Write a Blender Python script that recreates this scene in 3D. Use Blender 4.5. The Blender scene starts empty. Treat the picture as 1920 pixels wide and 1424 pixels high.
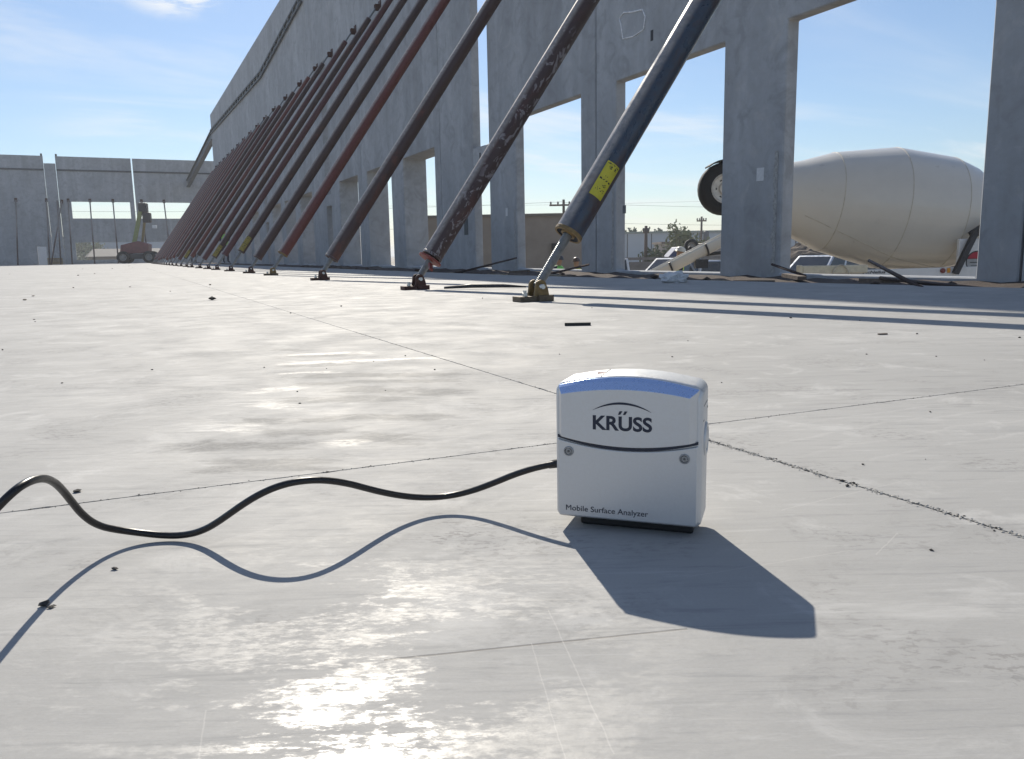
import bpy, bmesh, math, random
from math import sin, cos, pi, radians as R, sqrt, atan2, hypot
from mathutils import Vector, Matrix, Euler
import mathutils.noise as mn
random.seed(7)
S = bpy.context.scene
COL = S.collection

# ------------------------------------------------------------------ camera
cam = bpy.data.objects.new('camera', bpy.data.cameras.new('camera'))
COL.objects.link(cam)
cam.data.sensor_width = 36.0
cam.data.lens = 36.0 * 1490.0 / 1920.0
cam.data.clip_start = 0.02
cam.data.clip_end = 6000
cam.matrix_world = Matrix(((0.89927, 0.08476, -0.42910, 0.0),
                           (-0.43701, 0.13313, -0.88955, 0.0),
                           (-0.01827, 0.98747, 0.15676, 0.235),
                           (0, 0, 0, 1)))
S.camera = cam

# ------------------------------------------------------------------ sun and sky
SUN_EL, SUN_AZ = R(35.5), R(15.0)          # azimuth from +Y towards +X
sd = Vector((sin(SUN_AZ) * cos(SUN_EL), cos(SUN_AZ) * cos(SUN_EL), sin(SUN_EL)))
sun = bpy.data.objects.new('sun', bpy.data.lights.new('sun', 'SUN'))
COL.objects.link(sun)
sun.data.energy = 4.0
sun.data.angle = R(0.53)
sun.data.color = (1.0, 0.925, 0.80)
sun.rotation_euler = sd.to_track_quat('Z', 'Y').to_euler()
sun.location = sd * 60

S.view_settings.view_transform = 'Standard'
S.view_settings.look = 'None'
S.view_settings.exposure = 0.50
S.view_settings.gamma = 1.0
S.view_settings.use_curve_mapping = False
S.render.engine = 'CYCLES'
S.cycles.max_bounces = 6
S.cycles.use_denoising = True


class NT:
    """small helper around a node tree"""
    def __init__(s, tree):
        s.t = tree
        s.n = tree.nodes
        s.n.clear()

    def node(s, kind, **kw):
        nd = s.n.new(kind)
        ins = kw.pop('ins', {})
        for k, v in kw.items():
            setattr(nd, k, v)
        for k, v in ins.items():
            if hasattr(v, 'is_output') or isinstance(v, bpy.types.NodeSocket):
                s.t.links.new(v, nd.inputs[k])
            else:
                nd.inputs[k].default_value = v
        return nd

    def math(s, op, a, b=0.0, c=0.0, clamp=False):
        nd = s.n.new('ShaderNodeMath')
        nd.operation = op
        nd.use_clamp = clamp
        for i, v in enumerate((a, b, c)):
            if isinstance(v, bpy.types.NodeSocket):
                s.t.links.new(v, nd.inputs[i])
            else:
                nd.inputs[i].default_value = v
        return nd.outputs[0]

    def mix(s, f, a, b):
        nd = s.n.new('ShaderNodeMix')
        nd.data_type = 'RGBA'
        for idx, v in ((0, f), (6, a), (7, b)):
            if isinstance(v, bpy.types.NodeSocket):
                s.t.links.new(v, nd.inputs[idx])
            elif idx == 0:
                nd.inputs[idx].default_value = v
            else:
                nd.inputs[idx].default_value = (v[0], v[1], v[2], 1)
        return nd.outputs[2]

    def noise(s, vec, scale, detail=4, rough=0.55, dist=0.0):
        nd = s.n.new('ShaderNodeTexNoise')
        s.t.links.new(vec, nd.inputs['Vector'])
        nd.inputs['Scale'].default_value = scale
        nd.inputs['Detail'].default_value = detail
        nd.inputs['Roughness'].default_value = rough
        nd.inputs['Distortion'].default_value = dist
        return nd.outputs[0]

    def mapping(s, vec, scale=(1, 1, 1), rot=(0, 0, 0), loc=(0, 0, 0)):
        nd = s.n.new('ShaderNodeMapping')
        s.t.links.new(vec, nd.inputs[0])
        nd.inputs['Scale'].default_value = scale
        nd.inputs['Rotation'].default_value = rot
        nd.inputs['Location'].default_value = loc
        return nd.outputs[0]

    def step(s, x, lo, hi):
        nd = s.n.new('ShaderNodeMapRange')
        nd.interpolation_type = 'SMOOTHSTEP'
        s.t.links.new(x, nd.inputs[0])
        nd.inputs[1].default_value = lo
        nd.inputs[2].default_value = hi
        return nd.outputs[0]

    def lerp(s, x, lo, hi, a, b):
        nd = s.n.new('ShaderNodeMapRange')
        s.t.links.new(x, nd.inputs[0])
        for i, v in enumerate((lo, hi, a, b)):
            nd.inputs[1 + i].default_value = v
        return nd.outputs[0]

    def xyz(s, vec):
        nd = s.n.new('ShaderNodeSeparateXYZ')
        s.t.links.new(vec, nd.inputs[0])
        return nd.outputs

    def link(s, a, b):
        s.t.links.new(a, b)


W = bpy.data.worlds.new('World')
S.world = W
W.use_nodes = True
t = NT(W.node_tree)
sky = t.node('ShaderNodeTexSky', sky_type='NISHITA', sun_disc=False, sun_elevation=SUN_EL, sun_rotation=SUN_AZ,
             altitude=0.0, air_density=1.15, dust_density=0.2, ozone_density=4.0)
tc = t.node('ShaderNodeTexCoord')
d = t.xyz(tc.outputs['Generated'])
zc = t.math('MAXIMUM', d[2], 0.03)
zq = t.math('ADD', zc, 0.10)
comb = t.node('ShaderNodeCombineXYZ', ins={0: t.math('DIVIDE', d[0], zq), 1: t.math('DIVIDE', d[1], zq), 2: 0.0})
cl = t.mapping(comb.outputs[0], scale=(0.55, 1.3, 1), rot=(0, 0, R(-24)))
c1 = t.noise(cl, 1.25, 9, 0.60, 0.5)
c2 = t.noise(t.mapping(comb.outputs[0], scale=(0.5, 0.5, 1), loc=(3.1, 1.7, 0)), 0.9, 3)
cm = t.math('MULTIPLY', t.step(c1, 0.44, 0.70), t.step(c2, 0.30, 0.56))
# one brighter wisp high on the left
wx = t.node('ShaderNodeVectorMath', operation='SUBTRACT', ins={0: tc.outputs['Generated'], 1: (0.072, 0.958, 0.276)})
wv = t.xyz(t.mapping(wx.outputs[0], rot=(0, 0, R(4)), scale=(15, 4, 36)))
wl = t.math('SQRT', t.math('ADD', t.math('MULTIPLY', wv[0], wv[0]), t.math('MULTIPLY', wv[2], wv[2])))
wn = t.noise(t.mapping(tc.outputs['Generated'], scale=(14, 14, 44), rot=(0, R(9), 0)), 1.0, 8, 0.62, 0.8)
wm = t.math('MULTIPLY', t.step(t.math('SUBTRACT', 1.0, wl), 0.0, 0.75), t.step(wn, 0.36, 0.60))
cm2 = t.math('MAXIMUM', t.math('MULTIPLY', cm, 0.55), t.math('MULTIPLY', wm, 0.9))
tint = t.node('ShaderNodeMix', data_type='RGBA', blend_type='MULTIPLY', ins={0: 1.0, 6: sky.outputs[0], 7: (0.97, 1.0, 1.07, 1)})
pale_ = t.mix(0.08, tint.outputs[2], (8.0, 8.6, 9.6))
skycol = t.mix(cm2, pale_, (9.6, 9.8, 10.0))
bg = t.node('ShaderNodeBackground', ins={'Color': skycol, 'Strength': 0.070})
out = t.node('ShaderNodeOutputWorld')
t.link(bg.outputs[0], out.inputs[0])


# ------------------------------------------------------------------ helpers
def mat(name):
    m = bpy.data.materials.new(name)
    m.use_nodes = True
    t = NT(m.node_tree)
    b = t.node('ShaderNodeBsdfPrincipled')
    o = t.node('ShaderNodeOutputMaterial')
    t.link(b.outputs[0], o.inputs[0])
    return m, t, b


def simple(name, col, rough=0.5, metal=0.0, var=0.15, scale=12.0, bump=0.0, spec=0.5, coat=0.0):
    """paint-like material with a little procedural wear"""
    m, t, b = mat(name)
    co = t.node('ShaderNodeTexCoord').outputs['Object']
    n = t.noise(co, scale, 6, 0.6)
    c = t.mix(t.lerp(n, 0.3, 0.7, 0, 1), [x * (1 - var) for x in col], [min(1, x * (1 + var)) for x in col])
    t.link(c, b.inputs['Base Color'])
    t.link(t.lerp(n, 0.3, 0.7, max(0.05, rough - 0.08), min(1, rough + 0.08)), b.inputs['Roughness'])
    b.inputs['Metallic'].default_value = metal
    b.inputs['Specular IOR Level'].default_value = spec
    b.inputs['Coat Weight'].default_value = coat
    if bump:
        bp = t.node('ShaderNodeBump', ins={'Height': n, 'Strength': bump, 'Distance': 0.02})
        t.link(bp.outputs[0], b.inputs['Normal'])
    return m


class MB:
    """collects geometry for ONE mesh object"""
    def __init__(s):
        s.v, s.f, s.m, s.sm = [], [], [], []

    def add(s, vs, fs, mi=0, smooth=False):
        o = len(s.v)
        s.v += [tuple(p) for p in vs]
        for f in fs:
            s.f.append([i + o for i in f])
            s.m.append(mi)
            s.sm.append(smooth)
        return s

    def box(s, x0, x1, y0, y1, z0, z1, mi=0, M=None, taper=1.0):
        cx, cy = (x0 + x1) / 2, (y0 + y1) / 2
        vs = []
        for z, k in ((z0, 1.0), (z1, taper)):
            for x, y in ((x0, y0), (x1, y0), (x1, y1), (x0, y1)):
                vs.append(Vector((cx + (x - cx) * k, cy + (y - cy) * k, z)))
        if M is not None:
            vs = [M @ v for v in vs]
        return s.add(vs, [(3, 2, 1, 0), (4, 5, 6, 7), (0, 1, 5, 4), (1, 2, 6, 5), (2, 3, 7, 6), (3, 0, 4, 7)], mi)

    def tube(s, pts, r, n=10, mi=0, cap=True, smooth=True):
        pts = [Vector(p) for p in pts]
        rs = r if isinstance(r, (list, tuple)) else [r] * len(pts)
        rings, up = [], None
        for i, p in enumerate(pts):
            tg = (pts[min(i + 1, len(pts) - 1)] - pts[max(i - 1, 0)]).normalized()
            if up is None:
                up = tg.orthogonal().normalized()
            up = (up - tg * up.dot(tg)).normalized()
            w = tg.cross(up)
            rings.append([p + (up * cos(2 * pi * k / n) + w * sin(2 * pi * k / n)) * rs[i] for k in range(n)])
        vs = [v for rg in rings for v in rg]
        fs = []
        for i in range(len(pts) - 1):
            for k in range(n):
                a, b2 = i * n + k, i * n + (k + 1) % n
                fs.append((a, b2, b2 + n, a + n))
        s.add(vs, fs, mi, smooth)
        if cap:
            o = len(s.v) - len(vs)
            for f in (list(range(n))[::-1], [(len(pts) - 1) * n + k for k in range(n)]):
                s.f.append([o + k for k in f])
                s.m.append(mi)
                s.sm.append(False)
        return s

    def lathe(s, prof, n=24, mi=0, M=None, smooth=True, caps=True):
        """prof: list of (r, h) about local z"""
        vs = []
        for r, hh in prof:
            for k in range(n):
                vs.append(Vector((r * cos(2 * pi * k / n), r * sin(2 * pi * k / n), hh)))
        if M is not None:
            vs = [M @ v for v in vs]
        fs = []
        for i in range(len(prof) - 1):
            for k in range(n):
                a, b2 = i * n + k, i * n + (k + 1) % n
                fs.append((a, b2, b2 + n, a + n))
        s.add(vs, fs, mi, smooth)
        if caps:
            o = len(s.v) - len(vs)
            for f in (list(range(n))[::-1], [(len(prof) - 1) * n + k for k in range(n)]):
                s.f.append([o + k for k in f])
                s.m.append(mi)
                s.sm.append(False)
        return s

    def loft(s, rings, mi=0, smooth=False, cap0=True, cap1=True):
        n = len(rings[0])
        vs = [p for rg in rings for p in rg]
        fs = []
        for i in range(len(rings) - 1):
            for k in range(n):
                a, b2 = i * n + k, i * n + (k + 1) % n
                fs.append((a, b2, b2 + n, a + n))
        if cap0:
            fs.append(list(range(n))[::-1])
        if cap1:
            fs.append([(len(rings) - 1) * n + k for k in range(n)])
        return s.add(vs, fs, mi, smooth)

    def rock(s, c, r, flat=0.6, mi=0, seed=0):
        rn = random.Random(seed)
        vs = [(0, 0, 1), (1, 0, 0), (0, 1, 0), (-1, 0, 0), (0, -1, 0), (0, 0, -1),
              (.6, .6, .5), (-.6, .6, .4), (-.6, -.6, .5), (.6, -.6, .4)]
        vs = [Vector(v) * rn.uniform(.7, 1.25) for v in vs]
        a = rn.uniform(0, 6.28)
        M2 = Matrix.Rotation(a, 3, 'Z')
        vs = [M2 @ Vector((v.x * r * rn.uniform(.95, 1.4), v.y * r, v.z * r * flat)) + Vector(c) for v in vs]
        bmx = bmesh.new()
        for v in vs:
            bmx.verts.new(v)
        bmesh.ops.convex_hull(bmx, input=bmx.verts)
        bmx.verts.ensure_lookup_table()
        live = [v for v in bmx.verts if v.link_faces]
        ix = {v: i for i, v in enumerate(live)}
        s.add([v.co.copy() for v in live], [[ix[v] for v in f.verts] for f in bmx.faces], mi)
        bmx.free()
        return s

    def build(s, name, mats, parent=None, bevel=0.0, seg=2, recalc=True, loc=None):
        me = bpy.data.meshes.new(name)
        me.from_pydata(s.v, [], s.f)
        me.polygons.foreach_set('material_index', s.m)
        me.polygons.foreach_set('use_smooth', s.sm)
        for m in (mats if isinstance(mats, (list, tuple)) else [mats]):
            me.materials.append(m)
        if recalc:
            b = bmesh.new()
            b.from_mesh(me)
            bmesh.ops.recalc_face_normals(b, faces=b.faces)
            b.to_mesh(me)
            b.free()
        me.update()
        o = bpy.data.objects.new(name, me)
        COL.objects.link(o)
        if parent is not None:
            o.parent = parent
        if loc is not None:
            o.location = loc
        if bevel:
            md = o.modifiers.new('bevel', 'BEVEL')
            md.width = bevel
            md.segments = seg
            md.limit_method = 'ANGLE'
            md.angle_limit = R(30)
            md.harden_normals = False
        return o


def tag(o, label, cat, group=None, kind='thing'):
    o['label'] = label
    o['category'] = cat
    o['kind'] = kind
    if group:
        o['group'] = group
    return o


def empty(name, loc=(0, 0, 0), rz=0.0):
    o = bpy.data.objects.new(name, None)
    o.empty_display_size = 0.1
    o.location = loc
    o.rotation_euler = (0, 0, rz)
    COL.objects.link(o)
    return o


def kids(o, cache={}):
    return list(o.children)


def copy_tree(o, parent=None):
    c = o.copy()
    COL.objects.link(c)
    c.parent = parent
    for ch in kids(o):
        copy_tree(ch, c)
    return c


def fbm(x, y=0.0, z=0.0, o=4):
    return mn.fractal(Vector((x, y, z)), 1.0, 2.0, o)


# ------------------------------------------------------------------ materials: concrete floor
def floor_material():
    m, t, b = mat('trowelled_concrete')
    co = t.node('ShaderNodeTexCoord').outputs['Object']
    uv = t.mapping(co, rot=(0, 0, R(25.9)))           # along / across the trowelling direction
    big = t.noise(co, 1.1, 5, 0.55)
    mot = t.noise(co, 5.5, 8, 0.62, 0.3)
    fine = t.noise(co, 38.0, 8, 0.68)
    grain = t.noise(co, 420.0, 3, 0.6)
    strk = t.noise(t.mapping(uv, scale=(1.0, 6.5, 1)), 3.2, 8, 0.62, 0.7)
    strf = t.noise(t.mapping(uv, scale=(1.0, 5.0, 1)), 24.0, 6, 0.65, 0.4)
    # strokes left by the power trowel in one burnished area
    u = t.xyz(uv)
    strk2 = t.noise(t.mapping(uv, scale=(1.0, 3.0, 1)), 16.0, 7, 0.68, 0.5)
    wob1 = t.node('ShaderNodeTexNoise', ins={'Vector': uv, 'Scale': 9.0, 'Detail': 5.0, 'Roughness': 0.6}).outputs['Color']
    wv_ = t.node('ShaderNodeVectorMath', operation='MULTIPLY_ADD', ins={0: wob1, 1: (0.085, 0.085, 0.0), 2: co})
    warped = t.node('ShaderNodeVectorMath', operation='SUBTRACT', ins={0: wv_.outputs[0], 1: (0.0425, 0.0425, 0.0)}).outputs[0]

    def streaks(rows):
        """worn trowel strokes: each row is one stroke (start x y, end x y, half width)"""
        best = None
        for ax, ay, bx, by, hw in rows:
            L = hypot(bx - ax, by - ay)
            ux, uy = (bx - ax) / L, (by - ay) / L
            mx_, my_ = (ax + bx) / 2, (ay + by) / 2
            d1 = t.node('ShaderNodeVectorMath', operation='DOT_PRODUCT', ins={0: warped, 1: (ux, uy, 0)}).outputs['Value']
            d2 = t.node('ShaderNodeVectorMath', operation='DOT_PRODUCT', ins={0: warped, 1: (-uy / hw, ux / hw, 0)}).outputs['Value']
            d1 = t.math('ABSOLUTE', t.math('SUBTRACT', d1, mx_ * ux + my_ * uy))
            d1 = t.math('MULTIPLY_ADD', d1, 1 / (2.2 * hw), 1.0 - L / 2 / (2.2 * hw))
            d2 = t.math('ABSOLUTE', t.math('SUBTRACT', d2, (-mx_ * uy + my_ * ux) / hw))
            q = t.math('MAXIMUM', d1, d2)
            best = q if best is None else t.math('MINIMUM', best, q)
        return best
    stip = t.noise(t.mapping(uv, scale=(1.0, 2.5, 1)), 130.0, 5, 0.7)
    rag = t.math('ADD', t.math('MULTIPLY', t.math('SUBTRACT', strk2, 0.5), 2.4), t.math('MULTIPLY', t.math('SUBTRACT', stip, 0.5), 1.4))
    dk = streaks([(0.326, 2.102, 0.398, 2.043, 0.021), (0.319, 1.941, 0.495, 1.887, 0.029), (0.294, 1.767, 0.474, 1.739, 0.028), (0.286, 1.609, 0.596, 1.433, 0.031),
                  (0.285, 1.5, 0.571, 1.375, 0.023), (0.307, 1.411, 0.524, 1.246, 0.037), (0.211, 1.348, 0.436, 1.24, 0.026), (0.198, 1.168, 0.412, 1.082, 0.027),
                  (0.127, 1.198, 0.198, 1.168, 0.02), (0.145, 1.105, 0.268, 1.04, 0.024), (0.245, 1.018, 0.333, 0.937, 0.031), (0.024, 1.08, 0.211, 0.986, 0.027), (0.058, 0.96, 0.202, 0.883, 0.028)])
    band = t.math('MULTIPLY', t.math('SUBTRACT', 1.0, t.step(t.math('ADD', dk, rag), 0.55, 1.15)), t.lerp(stip, 0.36, 0.56, 0.50, 1.0))
    wh = streaks([(0.326, 1.982, 0.528, 1.913, 0.03), (0.308, 1.82, 0.669, 1.706, 0.029), (0.183, 1.463, 0.297, 1.465, 0.026), (0.166, 1.362, 0.237, 1.241, 0.032),
                  (0.059, 1.21, 0.151, 1.109, 0.042), (0.213, 0.974, 0.276, 0.971, 0.023), (0.264, 1.666, 0.396, 1.614, 0.018)])
    sheen = t.math('SUBTRACT', 1.0, t.step(t.math('ADD', wh, t.math('MULTIPLY', rag, 1.5)), 0.30, 1.15))
    # dark burnish stains elsewhere
    stain = t.math('MULTIPLY', t.step(strk, 0.53, 0.72), t.step(big, 0.40, 0.62))
    fin3 = t.noise(t.mapping(uv, scale=(1.0, 1.8, 1)), 85.0, 6, 0.70, 0.4)
    blot = t.math('MULTIPLY', t.step(mot, 0.50, 0.66), t.step(fin3, 0.50, 0.60))
    c = t.mix(t.lerp(big, 0.3, 0.7, 0, 1), (0.335, 0.333, 0.326), (0.415, 0.412, 0.402))
    c = t.mix(t.math('MULTIPLY', stain, 0.80), c, (0.245, 0.248, 0.252))
    c = t.mix(t.math('MULTIPLY', blot, 0.85), c, (0.225, 0.22, 0.215))
    c = t.mix(t.math('MULTIPLY', band, 0.90), c, (0.165, 0.165, 0.165))
    scuff = t.math('MULTIPLY', t.step(t.noise(t.mapping(uv, scale=(1.0, 9.0, 1), loc=(4, 2, 0)), 5.0, 8, 0.66, 1.2), 0.55, 0.66), t.step(t.noise(co, 0.9, 3), 0.46, 0.58))
    c = t.mix(t.math('MULTIPLY', scuff, 0.75), c, (0.235, 0.235, 0.235))
    c = t.mix(t.lerp(grain, 0.35, 0.7, 0.0, 0.22), c, (0.29, 0.28, 0.26))
    sw = t.node('ShaderNodeTexWave', wave_type='RINGS', rings_direction='Z', wave_profile='SAW',
                ins={'Vector': t.mapping(uv, loc=(-1.15, 0.35, 0)), 'Scale': 5.5, 'Distortion': 3.0, 'Detail': 5, 'Detail Scale': 2.0, 'Detail Roughness': 0.65}).outputs['Fac']
    c = t.mix(t.math('MULTIPLY', t.math('MULTIPLY', t.step(sw, 0.45, 0.95), t.step(mot, 0.42, 0.60)), 0.22), c, (0.27, 0.268, 0.262))
    c = t.mix(t.math('MULTIPLY', t.math('MULTIPLY', t.step(sw, 0.80, 0.98), t.step(big, 0.42, 0.60)), 0.25), c, (0.54, 0.53, 0.51))
    pale = t.math('MULTIPLY', t.step(t.noise(co, 7.0, 8, 0.70, 0.6), 0.53, 0.66), 0.45)
    c = t.mix(pale, c, (0.53, 0.525, 0.51))
    drag = t.noise(t.mapping(uv, scale=(0.8, 11.0, 1), rot=(0, 0, R(-7))), 9.0, 8, 0.70, 0.6)
    c = t.mix(t.math('MULTIPLY', t.step(drag, 0.52, 0.68), 0.50), c, (0.235, 0.237, 0.24))
    c = t.mix(t.math('MULTIPLY', t.step(drag, 0.44, 0.30), 0.40), c, (0.52, 0.518, 0.508))
    # burnished, glossier patches around the trowelled area; dusty and dull elsewhere
    wide = t.math('SQRT', t.math('ADD', t.math('POWER', t.math('DIVIDE', t.math('ADD', u[0], 0.10), 0.30), 2.0), t.math('POWER', t.math('DIVIDE', t.math('SUBTRACT', u[1], 0.30), 0.36), 2.0)))
    reach = t.math('SUBTRACT', 1.0, t.math('MULTIPLY', t.step(t.math('ADD', wide, t.math('MULTIPLY', t.math('SUBTRACT', strk, 0.5), 1.2)), 0.55, 1.20), 0.82))
    mot2 = t.noise(t.mapping(uv, scale=(1.0, 1.7, 1)), 7.5, 10, 0.66, 0.6)
    fin2 = t.noise(t.mapping(uv, scale=(1.0, 2.2, 1)), 95.0, 6, 0.72)
    pat = t.math('ADD', t.math('MULTIPLY', mot2, 0.70), t.math('ADD', t.math('MULTIPLY', strk, 0.30), t.math('ADD', t.math('MULTIPLY', t.math('SUBTRACT', strf, 0.5), 0.30), t.math('MULTIPLY', t.math('SUBTRACT', fin2, 0.5), 0.30))))
    cu_ = t.math('DIVIDE', t.math('ADD', u[0], 0.092), 0.080)
    cv_ = t.math('DIVIDE', t.math('SUBTRACT', u[1], 0.355), 0.085)
    core = t.math('SUBTRACT', 1.0, t.step(t.math('SQRT', t.math('ADD', t.math('MULTIPLY', cu_, cu_), t.math('MULTIPLY', cv_, cv_))), 0.2, 1.15))
    pat = t.math('ADD', pat, t.math('MULTIPLY', core, 0.045))
    reach = t.math('MULTIPLY', reach, t.lerp(core, 0.0, 1.0, 0.44, 1.0))
    gloss = t.math('MULTIPLY', t.math('MULTIPLY', t.step(pat, 0.475, 0.565), reach), t.lerp(fin2, 0.36, 0.58, 0.45, 1.0))
    gloss = t.math('MAXIMUM', gloss, t.math('MULTIPLY', t.math('MULTIPLY', sheen, t.lerp(stip, 0.38, 0.60, 0.2, 1.0)), 0.48))
    rough = t.math('SUBTRACT', t.lerp(mot, 0.32, 0.68, 0.72, 0.86), t.math('MULTIPLY', gloss, 0.52))
    rough = t.math('ADD', rough, t.lerp(strf, 0.3, 0.7, -0.05, 0.05))
    c = t.mix(t.math('MULTIPLY', gloss, 0.20), c, (0.30, 0.295, 0.28))
    # hand-made scratches and one long score line (object space segments)
    def seg(ax, ay, bx, by, w, wob=0.0):
        L = hypot(bx - ax, by - ay)
        ux, uy = (bx - ax) / L, (by - ay) / L
        px = t.math('SUBTRACT', xy[0], ax)
        py = t.math('SUBTRACT', xy[1], ay)
        s1 = t.math('ADD', t.math('MULTIPLY', px, ux), t.math('MULTIPLY', py, uy))
        s2 = t.math('ADD', t.math('MULTIPLY', px, -uy), t.math('MULTIPLY', py, ux))
        if wob:
            s2 = t.math('ADD', s2, t.math('MULTIPLY', t.math('SUBTRACT', fine, 0.5), wob))
        a = t.math('SUBTRACT', 1.0, t.step(t.math('ABSOLUTE', s2), w * 0.4, w))
        inr = t.math('MULTIPLY', t.math('GREATER_THAN', s1, 0.0), t.math('LESS_THAN', s1, L))
        return t.math('MULTIPLY', a, inr)
    xy = t.xyz(co)
    score = seg(0.119, 0.427, 0.300, 0.375, 0.0014, 0.001)
    scr = None
    for a in ((0.236, 0.440, 0.190, 0.290, 0.0006, 0.003), (0.205, 0.405, 0.165, 0.290, 0.0005, 0.004), (0.02, 0.42, 0.00, 0.30, 0.0006, 0.004),
              (0.10, 0.92, 0.33, 0.90, 0.0008, 0.004), (0.02, 0.80, 0.20, 0.78, 0.0008, 0.004), (0.30, 1.20, 0.40, 1.16, 0.0012, 0.004),
              (0.35, 0.44, 0.50, 0.42, 0.0006, 0.004), (0.505, 0.405, 0.56, 0.43, 0.0007, 0.004), (0.52, 0.52, 0.70, 0.53, 0.0008, 0.005),
              (0.16, 0.60, 0.30, 0.52, 0.0006, 0.005), (0.05, 0.70, 0.22, 0.60, 0.0006, 0.005)):
        q = seg(*a)
        scr = q if scr is None else t.math('MAXIMUM', scr, q)
    c = t.mix(t.math('MULTIPLY', score, 0.75), c, (0.17, 0.16, 0.15))
    c = t.mix(t.math('MULTIPLY', scr, 0.26), c, (0.60, 0.58, 0.55))
    t.link(c, b.inputs['Base Color'])
    t.link(rough, b.inputs['Roughness'])
    hgt = t.math('ADD', t.math('MULTIPLY', fine, 0.5), t.math('MULTIPLY', strf, 0.5))
    hgt = t.math('SUBTRACT', hgt, t.math('MULTIPLY', score, 0.8))
    bp = t.node('ShaderNodeBump', ins={'Height': hgt, 'Strength': 0.26, 'Distance': 0.0016})
    bp2 = t.node('ShaderNodeBump', ins={'Height': mot, 'Strength': 0.10, 'Distance': 0.012, 'Normal': bp.outputs[0]})
    t.link(bp2.outputs[0], b.inputs['Normal'])
    b.inputs['Specular IOR Level'].default_value = 0.42
    return m


M_FLOOR = floor_material()
M_GROOVE = simple('joint_dirt', (0.19, 0.17, 0.14), 0.95, var=0.4, scale=160)


def panel_material():
    m, t, b = mat('cast_concrete_panel')
    co = t.node('ShaderNodeTexCoord').outputs['Object']
    big = t.noise(co, 0.55, 5, 0.6, 0.4)
    vst = t.noise(t.mapping(co, scale=(1.5, 1.5, 0.14)), 1.3, 8, 0.60, 0.5)
    fine = t.noise(co, 9.0, 8, 0.66)
    gr = t.noise(co, 130.0, 3, 0.6)
    c = t.mix(t.lerp(big, 0.32, 0.68, 0, 1), (0.335, 0.352, 0.375), (0.430, 0.450, 0.475))
    c = t.mix(t.math('MULTIPLY', t.step(vst, 0.50, 0.70), 0.50), c, (0.53, 0.555, 0.58))
    c = t.mix(t.math('MULTIPLY', t.step(vst, 0.50, 0.30), 0.42), c, (0.26, 0.26, 0.26))
    mott = t.noise(co, 2.6, 9, 0.68, 0.8)
    c = t.mix(t.math('MULTIPLY', t.step(mott, 0.48, 0.64), 0.55), c, (0.262, 0.27, 0.285))
    c = t.mix(t.math('MULTIPLY', t.step(mott, 0.45, 0.32), 0.45), c, (0.54, 0.54, 0.53))
    c = t.mix(t.lerp(fine, 0.40, 0.70, 0.0, 0.34), c, (0.29, 0.283, 0.27))
    c = t.mix(t.lerp(gr, 0.35, 0.7, 0.0, 0.18), c, (0.26, 0.253, 0.245))
    t.link(c, b.inputs['Base Color'])
    b.inputs['Roughness'].default_value = 0.78
    bp = t.node('ShaderNodeBump', ins={'Height': fine, 'Strength': 0.25, 'Distance': 0.01})
    t.link(bp.outputs[0], b.inputs['Normal'])
    return m


M_PANEL = panel_material()


def rust_material(name, paint, rust, amount, flake=None, rough=0.55, stretch=1.0):
    m, t, b = mat(name)
    co = t.node('ShaderNodeTexCoord').outputs['Object']
    oi = t.node('ShaderNodeObjectInfo').outputs['Random']
    off = t.node('ShaderNodeVectorMath', operation='ADD', ins={0: co})
    cmb = t.node('ShaderNodeCombineXYZ', ins={0: t.math('MULTIPLY', oi, 37.0), 1: t.math('MULTIPLY', oi, 11.0), 2: t.math('MULTIPLY', oi, 53.0)})
    t.link(cmb.outputs[0], off.inputs[1])
    p = off.outputs[0]
    a = t.noise(t.mapping(p, scale=(1, 1, 0.5)), 4.2, 8, 0.66, 0.4)
    f = t.noise(p, 30.0, 6, 0.65)
    c = t.mix(t.step(a, 0.62 - amount, 0.70 - amount * 0.6), paint, rust)
    c = t.mix(t.lerp(f, 0.35, 0.7, 0.0, 0.45), c, [x * 0.55 for x in rust])
    if flake:
        fl = t.noise(t.mapping(p, scale=(1, 1, 0.55)), 19.0, 4, 0.6, 1.2)
        bigm = t.noise(t.mapping(p, scale=(1, 1, .6)), 2.0, 2, 0.5)
        fm = t.math('MULTIPLY', t.step(fl, 0.54, 0.62), t.step(bigm, 0.40, 0.50))
        c = t.mix(t.math('MULTIPLY', fm, 0.8), c, flake)
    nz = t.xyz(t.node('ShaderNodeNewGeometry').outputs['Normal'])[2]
    dust_highlight = t.math('MULTIPLY', t.step(nz, 0.30, 0.52), t.lerp(f, 0.3, 0.6, 0.35, 0.75))
    c = t.mix(dust_highlight, c, (0.40, 0.37, 0.34))  # pale dust tone on up-facing sides paints the sunlit edge into the colour
    t.link(c, b.inputs['Base Color'])
    t.link(t.lerp(a, 0.35, 0.65, rough - 0.10, rough + 0.18), b.inputs['Roughness'])
    bp = t.node('ShaderNodeBump', ins={'Height': f, 'Strength': 0.22, 'Distance': 0.004})
    t.link(bp.outputs[0], b.inputs['Normal'])
    return m


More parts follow.
